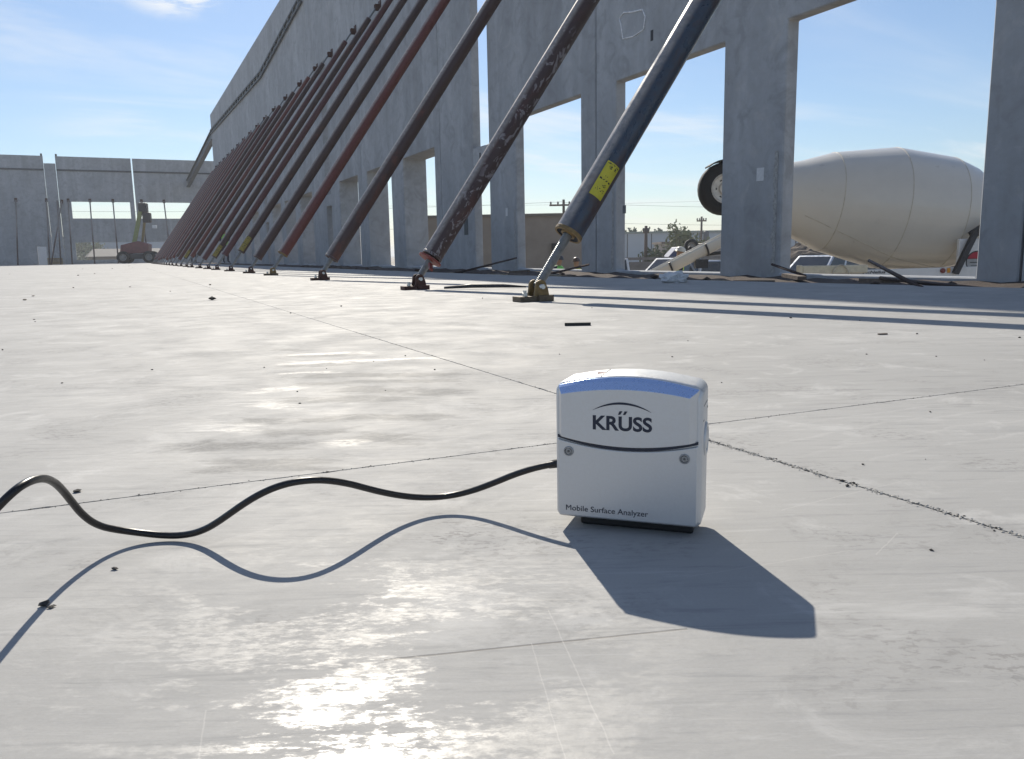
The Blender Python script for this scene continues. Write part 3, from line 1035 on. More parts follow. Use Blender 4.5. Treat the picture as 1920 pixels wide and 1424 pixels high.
# ------------------------------------------------------------------ measuring instrument on the slab
M_CASE = simple('silver_grey_case_paint', (0.60, 0.61, 0.625), 0.40, 0.55, 0.03, 400, 0.02)
M_CASE_W = simple('pale_case_paint', (0.60, 0.61, 0.62), 0.44, 0.45, 0.03, 400, 0.02)
M_NAVY = simple('navy_ink_and_seam_shade', (0.012, 0.018, 0.040), 0.5, 0, 0.05, 200)
M_RUB = simple('black_rubber', (0.012, 0.012, 0.013), 0.6, 0, 0.2, 300)
M_GREY = simple('grey_screw_plastic', (0.30, 0.31, 0.32), 0.35, 0.4, 0.1, 300)
M_DGREY = simple('dark_screw_socket', (0.10, 0.105, 0.11), 0.4, 0.3, 0.1, 300)
DEV_RZ = atan2(-0.7049, 0.7093)
dx, dyv = Vector((0.7093, -0.7049, 0)), Vector((0.7049, 0.7093, 0))
org = Vector((0.3219, 0.5787, 0)) + dx * 0.0585 + dyv * -0.0045
dev = empty('surface_analyzer', org, DEV_RZ)
dev.scale = (1.035, 1, 1)
tag(dev, 'silver grey measuring instrument with printed front standing on the concrete floor', 'instrument')
ZB = 0.0092
HW = 0.0592


def arch(x, side, mid, hw=HW):
    k = (x / hw) ** 2
    return mid - (mid - side) * k


def case_outline(ins, top_ins, bot_ins, n=26):
    """front silhouette of the case, shrunk by the given amounts"""
    hw = HW - ins
    pts = [(-hw + 0.0035, bot_ins), (hw - 0.0035, bot_ins), (hw, 0.0035 + bot_ins)]
    rc = 0.0095
    xs = hw - rc
    ztop = arch(xs, 0.1163, 0.1248) - top_ins
    for k in range(7):
        a = k / 6 * (pi / 2 - 0.17)
        pts.append((xs + rc * cos(a), ztop - rc * 0.99 + rc * sin(a)))
    for k in range(1, n):
        x = xs - 2 * xs * k / n
        pts.append((x, arch(x, 0.1163, 0.1248) - top_ins + 0.0))
    for k in range(7):
        a = pi / 2 + 0.17 + k / 6 * (pi / 2 - 0.17)
        pts.append((-xs + rc * cos(a), ztop - rc * 0.99 + rc * sin(a)))
    pts.append((-hw, 0.0035 + bot_ins))
    return pts


b = MB()
rings = []
for y, i_, ti, bi in ((0.0045, 0.0026, 0.006, 0.0022), (0.0080, 0.0004, 0.0012, 0.0003), (0.0095, 0.0, 0.0, 0.0), (0.0480, 0.0, 0.0, 0.0), (0.0505, 0.0008, 0.0008, 0.0008), (0.0525, 0.0030, 0.003, 0.003)):
    rings.append([(x, y, z + ZB) for x, z in case_outline(i_, ti, bi)])
b.loft(rings)
case = b.build('case', M_CASE_W, dev, bevel=0.0011, seg=3)
for p in case.data.polygons:
    p.use_smooth = True
# lower front cover, a shallow plate
SEAM = lambda x: 0.0650 + 0.0072 * (x / 0.056) ** 2
n = 30
lo = []
xl = [-0.0565 + 0.1130 * k / n for k in range(n + 1)]


def cover_ring(y, ins, dz):
    pts = [(-0.0565 + ins + .001, 0.0022 + ins), (0.0565 - ins - .001, 0.0022 + ins), (0.0565 - ins, 0.0045 + ins)]
    pts += [(x * (0.0565 - ins) / 0.0565, SEAM(x) - dz) for x in xl[::-1]]
    pts += [(-0.0565 + ins, 0.0045 + ins)]
    return [(x, y, z + ZB) for x, z in pts]


b = MB()
b.loft([cover_ring(0.0049, 0.0, 0.0026), cover_ring(0.0034, 0.0, 0.0026), cover_ring(0.0026, 0.0009, 0.0034)])
cover = b.build('lower_cover', M_CASE, dev, bevel=0.0004, seg=2)
# navy strip painting the groove's shade between cover and name plate: thin at the left, thicker towards the right
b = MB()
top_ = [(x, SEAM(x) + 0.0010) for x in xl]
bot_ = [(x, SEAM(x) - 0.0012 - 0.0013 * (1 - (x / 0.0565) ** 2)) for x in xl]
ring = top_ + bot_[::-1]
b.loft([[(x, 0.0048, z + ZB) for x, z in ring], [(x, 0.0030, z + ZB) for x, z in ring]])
b.build('seam_shade_strip', M_NAVY, dev)
# raised name plate with a broad sloping top edge


def plate_ring(y, ix0, ix1, ztop_s, ztop_m, zb):
    x0, x1 = -0.0560 + ix0, 0.0560 - ix1
    xs_ = [x0 + (x1 - x0) * k / n for k in range(n + 1)]
    pts = [(x, SEAM(x) + zb) for x in xs_] + [(x, ztop_m - (ztop_m - ztop_s) * (x / 0.0575) ** 2) for x in xs_[::-1]]
    return [(x, y, z + ZB) for x, z in pts]


b = MB()
b.loft([plate_ring(0.0068, 0.0, -0.0006, 0.1152, 0.1238, 0.0005), plate_ring(0.0038, 0.0006, 0.0010, 0.1130, 0.1206, 0.0006), plate_ring(-0.0010, 0.0036, 0.0062, 0.1078, 0.1144, 0.0012)])
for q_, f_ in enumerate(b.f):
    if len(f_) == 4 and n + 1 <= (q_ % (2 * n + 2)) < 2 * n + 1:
        b.m[q_] = 1  # top edge faces get a blue that paints in a sky reflection
plate = b.build('name_plate', [M_CASE, simple('painted_sky_reflection_edge', (0.42, 0.56, 0.86), 0.30, 0.55, 0.02, 300)], dev, bevel=0.0004, seg=2)
# foot block
b = MB().box(-0.0410, 0.0525, 0.0165, 0.0450, 0.0003, ZB + 0.0008)
b.build('foot', M_RUB, dev, bevel=0.002, seg=3)
# screws
for sx, sz in ((-0.0472, 0.0594), (0.0462, 0.0590)):
    Mx = Matrix.Translation((sx, 0.0027, sz + ZB)) @ Matrix.Rotation(R(90), 4, 'X')
    s_ = MB().lathe([(0.0042, -0.0004), (0.0042, 0.0007), (0.0036, 0.0010), (0.0033, 0.0010), (0.0030, 0.0001), (0.0024, 0.0001), (0.0022, 0.0008), (0.0010, 0.0008)], 24, 0, Mx, False).build('screw', M_GREY, dev)
    MB().lathe([(0.0011, 0.0009), (0.0011, 0.0012)], 6, 0, Mx, False).build('hex_socket', M_DGREY, s_)
# round cap and panel lines on the right side
Mx = Matrix.Translation((HW + 0.0001, 0.033, 0.070 + ZB)) @ Matrix.Rotation(R(90), 4, 'Y')
sb = MB().lathe([(0.0142, -0.0006), (0.0142, 0.0006), (0.0130, 0.0014), (0.0112, 0.0014), (0.0106, 0.0001), (0.0084, 0.0001), (0.0078, 0.0012), (0.004, 0.0014)], 36, 0, Mx, True).build('side_cap', M_CASE_W, dev)
for z0, y0, y1 in ((0.1005, 0.014, 0.044), (0.0885, 0.012, 0.018)):
    b = MB().box(HW - 0.0002, HW + 0.00025, y0, y1, z0 + ZB, z0 + ZB + 0.0006)
    b.build('panel_line', M_DGREY, dev)
b = MB().box(HW - 0.0002, HW + 0.0003, 0.044, 0.047, 0.094 + ZB, 0.0955 + ZB)
b.build('panel_line', M_DGREY, dev)
# lid line across the curved top, with a thin red mark
xa = -0.0215
za = arch(xa, 0.1163, 0.1248) + ZB
b = MB().box(xa - 0.0003, xa + 0.0003, 0.0095, 0.021, za - 0.0004, za + 0.00025).box(xa - 0.0003, xa + 0.0003, 0.026, 0.048, za - 0.0004, za + 0.00025)
b.build('lid_line', M_DGREY, dev)
b = MB().box(xa - 0.0065, xa, 0.0255, 0.0285, za - 0.0022, za + 0.0001)
b.build('status_window', simple('dark_red_plastic', (0.22, 0.010, 0.020), 0.3, 0, 0.05, 200), dev)


def text_mesh(s, name, m, parent, size, width, loc, bold=0.0, rot=(R(90), 0, 0), depth=0.00012, shear=0.0):
    cu = bpy.data.curves.new(name, 'FONT')
    cu.body = s
    cu.size = size
    cu.offset = bold
    cu.extrude = depth
    cu.shear = shear
    cu.resolution_u = 6
    tmp = bpy.data.objects.new('text_tmp', cu)
    COL.objects.link(tmp)
    dg = bpy.context.evaluated_depsgraph_get()
    me = bpy.data.meshes.new_from_object(tmp.evaluated_get(dg))
    bpy.data.objects.remove(tmp)
    xs_ = [v.co.x for v in me.vertices]
    x0, x1 = min(xs_), max(xs_)
    k = width / (x1 - x0)
    for v in me.vertices:
        v.co.x = (v.co.x - x0) * k
    me.materials.clear()
    me.materials.append(m)
    o = bpy.data.objects.new(name, me)
    COL.objects.link(o)
    o.parent = parent
    o.location = loc
    o.rotation_euler = rot
    return o


LOGO_X0, LOGO_X1 = -0.0262, 0.0213
text_mesh('KRUSS', 'logo_lettering', M_NAVY, plate, 0.0163, LOGO_X1 - LOGO_X0, (LOGO_X0, -0.0011, 0.0806 + ZB), bold=0.00046)
b = MB()
for k in range(2):            # slanted double stroke over the U
    x = -0.0058 + 0.0040 * k
    zz = 0.0936 + ZB
    b.add([(x, -0.0013, zz), (x + 0.0019, -0.0013, zz), (x + 0.0036, -0.0013, zz + 0.0030), (x + 0.0013, -0.0013, zz + 0.0030)], [(0, 1, 2, 3)])
b.build('logo_accent', M_NAVY, plate)
b = MB()
nn = 28
for k in range(nn + 1):
    f = k / nn
    x = LOGO_X0 + (LOGO_X1 - LOGO_X0 - 0.0008) * f
    zz = 0.0966 + 0.0064 * (1 - (2 * f - 1) ** 2) + ZB
    wd = 0.00008 + 0.00085 * (1 - (2 * f - 1) ** 2)
    b.v += [(x, -0.0013, zz - wd), (x, -0.0013, zz + wd)]
for k in range(nn):
    b.f.append([2 * k, 2 * k + 2, 2 * k + 3, 2 * k + 1])
    b.m.append(0)
    b.sm.append(False)
b.build('logo_arc', M_NAVY, plate)
text_mesh('Mobile Surface Analyzer', 'front_lettering', M_NAVY, cover, 0.0068, 0.0680, (-0.0498, 0.0024, 0.0074 + ZB))

# cable, standing in waves off the floor
CABLE = [(0.3304, 0.5961, 0.0515), (0.3164, 0.6118, 0.0453), (0.3035, 0.6270, 0.0374), (0.2911, 0.6417, 0.0283), (0.2780, 0.6548, 0.0202), (0.2634, 0.6647, 0.0149), (0.2472, 0.6706, 0.0131), (0.2298, 0.6725, 0.0147), (0.2117, 0.6707, 0.0194), (0.1939, 0.6662, 0.0262), (0.1772, 0.6602, 0.0340), (0.1616, 0.6540, 0.0417), (0.1468, 0.6486, 0.0479), (0.1328, 0.6452, 0.0520), (0.1196, 0.6446, 0.0535), (0.1069, 0.6466, 0.0525), (0.0947, 0.6504, 0.0490), (0.0831, 0.6557, 0.0432), (0.0725, 0.6624, 0.0357), (0.0629, 0.6700, 0.0275), (0.0541, 0.6781, 0.0196), (0.0452, 0.6863, 0.0126), (0.0353, 0.6947, 0.0074), (0.0237, 0.7030, 0.0048), (0.0107, 0.7102, 0.0050), (-0.0021, 0.7150, 0.0072), (-0.0136, 0.7158, 0.0107), (-0.0236, 0.7124, 0.0153), (-0.0323, 0.7054, 0.0214), (-0.0395, 0.6970, 0.0297), (-0.0453, 0.6881, 0.0402), (-0.0497, 0.6777, 0.0523), (-0.0534, 0.6646, 0.0647), (-0.0568, 0.6488, 0.0758), (-0.0607, 0.6315, 0.0842), (-0.0655, 0.6142, 0.0889), (-0.0713, 0.6001, 0.0896), (-0.0783, 0.5924, 0.0858), (-0.0892, 0.5926, 0.0753), (-0.1066, 0.6026, 0.0560), (-0.1289, 0.6209, 0.0300)]


def spline(pts, k=4):
    P = [Vector(p) for p in pts]
    out = []
    for i in range(len(P) - 1):
        p0, p1, p2, p3 = P[max(i - 1, 0)], P[i], P[i + 1], P[min(i + 2, len(P) - 1)]
        for j in range(k):
            t_ = j / k
            out.append(0.5 * ((2 * p1) + (p2 - p0) * t_ + (2 * p0 - 5 * p1 + 4 * p2 - p3) * t_ * t_ + (3 * p1 - p0 - 3 * p2 + p3) * t_ ** 3))
    out.append(P[-1])
    return out


plug = org + dx * -0.0575 + dyv * 0.026 + Vector((0, 0, 0.0530))
b = MB().tube(spline([plug] + CABLE, 4), 0.0029, 12)
o = b.build('power_cable', simple('black_cable_sheath', (0.010, 0.009, 0.010), 0.34, 0, 0.15, 300))
MB().tube([plug - (Vector(CABLE[0]) - plug).normalized() * 0.002, plug.lerp(Vector(CABLE[0]), 0.8), plug.lerp(Vector(CABLE[1]), 0.55)], [0.0046, 0.0042, 0.0033], 14).build('strain_relief', M_RUB, o)
tag(o, 'black cable rising in waves off the floor into the left side of the instrument', 'cable')

# ------------------------------------------------------------------ small things lying on the slab
M_STONE = simple('dark_stone', (0.045, 0.042, 0.040), 0.85, 0, 0.4, 300, 0.3)


def stone(name, x, y, r, lab, flat=0.55, seed=1, m=None, group=None):
    o = MB().rock((0, 0, r * flat * 0.65), r, flat, 0, seed).build(name, m or M_STONE)
    o.location = (x, y, 0)
    return tag(o, lab, 'stone', group)


stone('stone_chip', -0.061, 0.910, 0.0042, 'dark stone chip lying beyond the crest of the cable', 0.5, 11)
stone('stone_chip', -0.068, 0.610, 0.0040, 'dark stone chip touching the cable shadow at the left', 0.55, 12)
stone('stone_chip', -0.064, 0.604, 0.0024, 'smaller dark stone chip just below the one on the cable shadow', 0.5, 13)
stone('stone_chip', -0.025, 0.659, 0.0022, 'small stone chip between the cable and its shadow', 0.7, 14)
stone('stone_chip', 0.452, 4.908, 0.020, 'dark stone lying beside the long joint, well beyond the instrument', 0.6, 15)
PEB = [(0.399, 1.341), (0.258, 1.77), (0.04, 1.874), (-0.125, 1.767), (-0.346, 3.818), (0.563, 1.534), (0.241, 1.296), (0.26, 1.414), (0.584, 1.788), (0.492, 1.737), (0.372, 1.677), (0.945, 1.098),
       (0.646, 0.656), (0.640, 0.558), (0.630, 0.543), (0.786, 0.574), (0.549, 0.391), (2.121, 1.812), (1.552, 1.124), (1.579, 1.035), (2.029, 1.243), (1.021, 0.743), (0.709, 0.592),
       (1.086, 1.427), (1.775, 2.887), (0.901, 1.609), (-0.312, 2.542), (-0.33, 3.677), (2.03, 2.017), (1.463, 1.228), (1.314, 1.661), (1.911, 1.444), (1.717, 3.903), (0.923, 3.771), (0.628, 3.457)]
rn = random.Random(21)
for i, (x, y) in enumerate(PEB):
    stone('pebble', x, y, 0.0012 * max(1, (x * x + y * y) ** .5) * rn.uniform(.7, 1.35) if i not in (13, 14) else 0.0026, 'small dark pebble scattered on the concrete floor', 0.6, 30 + i, None, 'pebbles scattered over the floor')
for i in range(48):
    y = 5.5 + 34 * rn.random() ** 1.5
    x = -0.38 * y * rn.random() + rn.uniform(-.3, 1.2)
    stone('clod', x, y, rn.uniform(0.004, 0.011) * (1 + y / 20), 'small clod of dirt on the far part of the floor', 0.5, 100 + i, M_GROOVE if i % 3 else M_STONE, 'clods of dirt strewn on the far floor')

M_WOOD = simple('weathered_timber', (0.15, 0.118, 0.092), 0.85, 0, 0.35, 14, 0.3)
M_WOOD2 = simple('pale_timber', (0.36, 0.30, 0.22), 0.85, 0, 0.3, 14, 0.3)
M_REBAR = simple('rusty_rebar', (0.060, 0.040, 0.034), 0.7, 0.3, 0.4, 30)
o = MB().box(-0.042, 0.042, -0.006, 0.006, 0, 0.010).build('metal_bar', simple('black_bar', (0.02, 0.022, 0.022), 0.7), bevel=0.001)
o.location = (1.31, 2.219, 0)
o.rotation_euler = (0, 0, R(-26))
tag(o, 'short black bar lying flat on the floor beyond the instrument', 'metal bar')
o = MB().box(-0.013, 0.013, -0.004, 0.004, 0, 0.004).build('wood_shim', M_WOOD, bevel=0.001)
o.location = (1.829, 1.486, 0)
o.rotation_euler = (0, 0, R(-15))
tag(o, 'small dark wood shim on the floor at the right, near the brace shadows', 'wood shim')
o = MB().tube([(-.24, .15, .012), (-.08, .05, .022), (.1, -.06, .02), (.24, -.14, .010)], [.008, .014, .013, .005], 6).build('wood_stick', M_DSTEEL)
o.location = (2.20, 4.95, 0)
tag(o, 'dark flat stick lying on the slab between the first two braces', 'stick')
o = MB()
rn2 = random.Random(5)
b2 = bmesh.new()
bmesh.ops.create_icosphere(b2, subdivisions=3, radius=1)
for v in b2.verts:
    k = 1 + 0.55 * fbm(v.co.x * 2.1 + 3, v.co.y * 2.1, v.co.z * 2.1, 4)
    v.co = Vector((v.co.x * 0.11 * k, v.co.y * 0.08 * k, max(0, (v.co.z * 0.6 + 0.35)) * 0.075 * k))
me = bpy.data.meshes.new('plastic_bag')
b2.to_mesh(me)
b2.free()
me.materials.append(simple('crumpled_white_plastic', (0.62, 0.64, 0.66), 0.4, 0, 0.1, 30))
o = bpy.data.objects.new('plastic_bag', me)
COL.objects.link(o)
o.location = (3.66, 4.80, 0.0)
tag(o, 'crumpled white plastic bag on the slab edge in front of the wall', 'plastic bag')

# debris in the dirt strip at the foot of the wall
rn = random.Random(9)
wproto = MB().box(-0.5, 0.5, -0.045, 0.045, 0, 0.04).build('timber_offcut', M_WOOD)
wproto.name = 'timber_offcut'
for i in range(40):
    o = wproto if i == 0 else wproto.copy()
    if i:
        COL.objects.link(o)
        if i % 3 == 0:
            me = wproto.data.copy() if i == 3 else o.data
    y = 1.6 + 26 * (i / 40) ** 1.5 + rn.uniform(-.2, .2)
    x = edge_x(y) + rn.uniform(0.25, 1.9)
    o.location = (x, y, -0.105 + 0.03 * (x - edge_x(y)) / 2.4 + rn.uniform(-.005, .03))
    o.rotation_euler = (rn.uniform(-.05, .05), rn.uniform(-.04, .05), rn.uniform(-.5, .5) + pi / 2 * (rn.random() < .75))
    s_ = rn.uniform(.2, .8)
    o.scale = (s_, rn.uniform(.5, 1.2), rn.uniform(.4, .9))
    if i % 4 == 1:
        o.data = wproto.data if i != 1 else wproto.data.copy()
    tag(o, 'weathered timber offcut lying in the dirt strip along the wall foot', 'timber', 'timber offcuts in the dirt strip')
lightmesh = wproto.data.copy()
lightmesh.materials.clear()
lightmesh.materials.append(M_WOOD2)
for i in range(20):
    o = wproto.copy()
    o.data = lightmesh
    COL.objects.link(o)
    y = 2.2 + 9 * (i / 20) + rn.uniform(-.2, .2)
    x = edge_x(y) + rn.uniform(0.15, 1.0)
    o.location = (x, y, -0.07 + rn.uniform(0, .025))
    o.rotation_euler = (0, rn.uniform(-.03, .03), pi / 2 + rn.uniform(-.35, .35))
    o.scale = (rn.uniform(.2, .5), rn.uniform(.4, .9), rn.uniform(.4, .8))
    tag(o, 'pale new timber offcut lying in the dirt strip along the wall foot', 'timber', 'pale timber offcuts in the dirt strip')
for i in range(60):
    y = 1.8 + 24 * (i / 60) ** 1.4
    x = edge_x(y) + rn.uniform(0.03, 1.2)
    stone('rubble_stone', x, y, rn.uniform(.02, .06), 'lump of rubble in the dirt strip along the wall foot', .7, 300 + i, M_STRIP if i % 3 else simple('grey_rubble', (0.2, 0.19, 0.18), .9) if i == 0 else M_STRIP,
          'rubble lumps in the dirt strip').location.z = -0.09 + 0.05 * (x - edge_x(y)) / 2.4
for a, c, lab in (((3.9, 10.2, -0.06), (5.6, 11.37, 0.163), 'rusty bar sticking up in front of the pier right of the second brace'),
                  ((4.1, 8.0, -0.05), (5.85, 9.6, 0.06), 'rusty bar sticking up behind the nearest brace'),
                  ((5.85, 4.93, 0.115), (4.15, 3.12, -0.01), 'rusty bar sticking up in front of the mixer drum'),
                  ((6.15, 6.4, 0.07), (5.9, 5.7, -0.03), 'rusty bar sticking up at the foot of the pier left of the drum'),
                  ((4.3, 2.6, -0.03), (5.6, 4.6, -0.02), 'rusty bar lying flat near the right end of the dirt strip')):
    o = MB().tube([a, c], 0.015, 6).build('reinforcing_bar', M_REBAR)
    tag(o, lab, 'steel bar', 'reinforcing bars in the dirt strip')

# ------------------------------------------------------------------ concrete mixer truck beyond the wall
M_DRUM = simple('cream_drum_paint', (0.62, 0.60, 0.55), 0.34, 0.0, 0.025, 3, 0.02, coat=0.25)
M_DRUML = simple('grey_weld_seam', (0.52, 0.485, 0.41), 0.5, 0.0, 0.2, 10)
M_WHITE = simple('white_vehicle_paint', (0.72, 0.73, 0.74), 0.3, 0.0, 0.04, 4, coat=0.4)
M_TYRE = simple('tyre_rubber', (0.018, 0.018, 0.019), 0.8, 0.0, 0.3, 20)
M_RIM = simple('pale_wheel_rim', (0.62, 0.59, 0.54), 0.5, 0.4, 0.2, 10)
M_RIM2 = simple('grey_wheel_rim', (0.26, 0.25, 0.24), 0.5, 0.4, 0.2, 10)
M_GLASS = simple('dark_car_glass', (0.012, 0.016, 0.022), 0.06, 0.0, 0.1, 4, spec=0.9)
M_CHROME = simple('bright_trim', (0.7, 0.7, 0.7), 0.15, 1.0, 0.05, 10)
RZC = atan2(-0.437, 0.8993)
mx = empty('mixer_truck', (13.82, 11.45, YARD), RZC)
tag(mx, 'cream drum concrete mixer truck parked beyond the wall opening, rear wheel lifted', 'mixer truck')


def wheel(parent, x, y, z, r, w, name='wheel', rim=None):
    Mx = Matrix.Translation((x, y, z)) @ Matrix.Rotation(R(90), 4, 'X')
    wob = empty(name, (0, 0, 0))
    wob.parent = parent
    MB().lathe([(r * .58, -w / 2), (r * .90, -w / 2), (r, -w * .36), (r, w * .36), (r * .90, w / 2), (r * .58, w / 2)], 32, 0, Mx, True, False).build('tyre', M_TYRE, wob)
    rb = MB().lathe([(r * .60, -w * .42), (r * .60, w * .40), (r * .53, w * .42), (r * .48, w * .22), (r * .26, w * .18), (r * .22, w * .36), (r * .12, w * .38)], 28, 0, Mx, False)
    rb.build('rim', rim or M_RIM2, wob)
    hb = MB()
    for k in range(6):
        a = 2 * pi * k / 6
        hb.lathe([(r * .055, w * .185), (r * .055, w * .20)], 8, 0, Mx @ Matrix.Translation((r * .37 * cos(a), r * .37 * sin(a), 0)), False)
    hb.build('hand_holes', M_TYRE, wob)
    return wob


AXT = Matrix.Translation((0, 0, 2.645)) @ Matrix.Rotation(R(7.1), 4, 'Y') @ Matrix.Rotation(R(90), 4, 'Y')
prof = [(0.02, -3.05), (0.42, -3.05), (0.50, -2.6), (0.755, -1.72), (0.975, -1.13), (1.195, 0.05), (1.13, 1.18), (0.99, 1.62), (0.80, 1.90), (0.70, 2.0), (0.60, 2.05), (0.02, 2.06)]
dp = []
for (ra, ha), (rb, hb) in zip(prof, prof[1:]):
    for k in range(4):
        dp.append((ra + (rb - ra) * k / 4, ha + (hb - ha) * k / 4))
dp.append(prof[-1])
b = MB().lathe(prof, 72, 0, AXT, False, False)
drum = b.build('drum', M_DRUM, mx)
for i, p in enumerate(drum.data.polygons):
    p.use_smooth = True
md = drum.modifiers.new('bevel', 'BEVEL')
md.width = 0.03
md.segments = 2
md.limit_method = 'ANGLE'
md.angle_limit = R(4.5)
for ha, ra in ((-1.13, 0.975), (0.05, 1.195), (1.18, 1.13)):
    MB().lathe([(ra - 0.02, ha - 0.012), (ra + 0.004, ha - 0.006), (ra + 0.004, ha + 0.006), (ra - 0.02, ha + 0.012)], 72, 0, AXT, False, False).build('weld_seam', M_DRUML, mx)
b = MB()
pts = []
for ha, ra in ((-1.70, 0.763), (-1.13, 0.976), (-0.5, 1.095), (0.05, 1.196), (0.6, 1.163)):
    an = R(-52 - 6 * (ha + 1.7))
    pts.append(AXT @ Vector((ra * -cos(R(90) + an + R(90)), ra * sin(an + R(40)), ha)))
# lengthwise seam low on the near side
pts = []
for k in range(14):
    ha = -1.72 + 2.9 * k / 13
    for (ra, h0), (rb, h1) in zip(prof, prof[1:]):
        if h0 <= ha <= h1:
            rr_ = ra + (rb - ra) * (ha - h0) / (h1 - h0)
    an = R(-28 - 3.2 * k)
    loc = Matrix.Translation((0, 0, 2.645)) @ Matrix.Rotation(R(7.1), 4, 'Y') @ Vector((ha, -rr_ * cos(an), rr_ * sin(an)))
    pts.append(loc)
b.tube(pts, 0.007, 5)
b.build('weld_seam', M_DRUML, mx)
# water pipe along the top edge with two clamps
b = MB()
tp = [AXT @ Vector((-(r_ + 0.03), 0.0, h_)) for r_, h_ in ((0.76, -1.72), (0.975, -1.13), (1.195, 0.05))]
# chute
ca, cb = Vector((-2.6, -0.55, 2.42)), Vector((-5.1, -0.65, 1.20))
cd = (cb - ca)
b = MB()
nseg = 14
ring_o, vs, fs = [], [], []
side = Vector((0, 1, 0))
upv = side.cross(cd.normalized()) * -1
if upv.z < 0:
    upv = -upv
for s_ in (0, 1):
    for r_ in (0.185, 0.165):
        for k in range(nseg + 1):
            an = pi + pi * k / nseg
            vs.append(ca + cd * s_ + side * (r_ * cos(an)) + upv * (r_ * sin(an) * 1.25 + 0.10))
m1 = nseg + 1
for k in range(nseg):
    fs += [(k, k + 1, 2 * m1 + k + 1, 2 * m1 + k), (m1 + k, m1 + k + 1, 3 * m1 + k + 1, 3 * m1 + k)]
    fs += [(k, k + 1, m1 + k + 1, m1 + k), (2 * m1 + k, 2 * m1 + k + 1, 3 * m1 + k + 1, 3 * m1 + k)]
fs += [(0, m1, 3 * m1, 2 * m1), (nseg, m1 + nseg, 3 * m1 + nseg, 2 * m1 + nseg)]
b.add(vs, fs, 0, True)
chute = b.build('chute', M_DRUM, mx)
for f in (0.42, 0.70):
    b = MB()
    c0 = ca + cd * f
    pts = [c0 + side * (0.20 * cos(pi + pi * k / 10)) + upv * (0.20 * sin(pi + pi * k / 10) * 1.25 + 0.10) for k in range(11)]
    b.tube(pts, 0.02, 5)
    b.build('chute_band', M_DSTEEL, chute)
b = MB().box(-0.12, 0.12, -0.1, 0.1, -0.12, 0.05, 0, Matrix.Translation(ca + cd * 0.45 - Vector((0, 0, 0.22))))
b.build('chute_hinge', M_DSTEEL, mx)
b = MB().tube([(-2.4, -0.2, 1.9), (-3.7, -0.3, 1.78), (-3.9, -0.3, 1.95)], 0.035, 6)
b.build('chute_stay', M_DSTEEL, mx)
# lifted booster axle
wheel(mx, -3.26, -0.45, 3.05, 0.505, 0.30, 'booster_wheel', M_RIM)
b = MB().tube([(-3.26, -0.40, 3.05), (-3.26, 0.10, 3.05)], 0.09, 10).tube([(-3.2, -0.1, 3.05), (-2.1, -0.1, 1.3)], 0.10, 8)
b.build('booster_arm', M_DSTEEL, mx)
b = MB()
pr = []
for k in range(12):
    an = R(20) + R(108) * k / 11
    pr.append((-3.26 + 0.55 * cos(an), 3.05 + 0.55 * sin(an)))
b.loft([[(x, -0.63, z) for x, z in pr] + [(x, -0.63, z - 0.03) for x, z in pr[::-1]], [(x, -0.25, z) for x, z in pr] + [(x, -0.25, z - 0.03) for x, z in pr[::-1]]])
b.build('booster_fender', M_TYRE, mx)
# frame, fenders, front panel
MB().box(-3.0, 4.6, -0.45, -0.30, 0.85, 1.12).box(-3.0, 4.6, 0.30, 0.45, 0.85, 1.12).build('chassis', M_DSTEEL, mx)
b = MB()
pr = [(-2.14, 1.05), (2.0, 1.05), (2.0, 1.49), (0.8, 1.475), (-0.9, 1.455), (-2.14, 1.40)]
b.loft([[(x, -1.22, z) for x, z in pr], [(x, -1.12, z) for x, z in pr]])
fd = b.build('side_fender', M_WHITE, mx, bevel=0.01)
text_mesh('McNeilus', 'fender_lettering', M_NAVY, fd, 0.075, 0.43, (-0.82, -1.222, 1.385), bold=0.002, depth=0.001, shear=0.2)
b = MB().lathe([(0.048, 0), (0.048, 0.02), (0.03, 0.03)], 16, 0, Matrix.Translation((0.685, -1.22, 1.415)) @ Matrix.Rotation(R(90), 4, 'X'), True)
b.build('side_lamp', simple('dull_red_lamp', (0.22, 0.05, 0.045), 0.3), fd)
b = MB().box(0.765, 0.825, -1.245, -1.22, 1.375, 1.465)
b.build('side_lamp', simple('amber_lamp', (0.75, 0.33, 0.02), 0.3), fd, bevel=0.01)
b = MB().box(-2.02, -0.80, -1.40, -1.24, 1.40, 1.555).box(-2.08, -2.02, -1.42, -1.22, 1.38, 1.57)
b.build('folded_chute_extension', simple('pale_cream_paint', (0.66, 0.60, 0.46), 0.45), mx, bevel=0.02)
b = MB()
b.tube([(-1.32 + 0.15 * cos(pi * k / 10), -1.43, 1.38 + 0.18 * sin(pi * k / 10)) for k in range(11)], 0.013, 6)
b.build('water_hose', M_DRUML, mx)
b = MB().tube([(0.90, -1.27, 1.36), (1.21, -1.27, 2.08)], 0.068, 4, smooth=False).tube([(1.19, -1.20, 2.06), (1.6, -1.20, 2.32)], 0.09, 4, smooth=False)
b.build('drum_strut', M_DSTEEL, mx)
b = MB().box(0.98, 2.6, -1.19, -1.10, 1.30, 2.00)
pn_ = b.build('front_panel', M_WHITE, mx, bevel=0.02)
Mx = Matrix.Translation((1.33, -1.191, 1.57)) @ Matrix.Rotation(R(90), 4, 'X')
MB().lathe([(0.205, 0.0), (0.205, 0.004)], 32, 0, Mx, False).build('round_logo', simple('black_logo_ring', (0.03, 0.03, 0.032), 0.5), pn_)
b = MB()
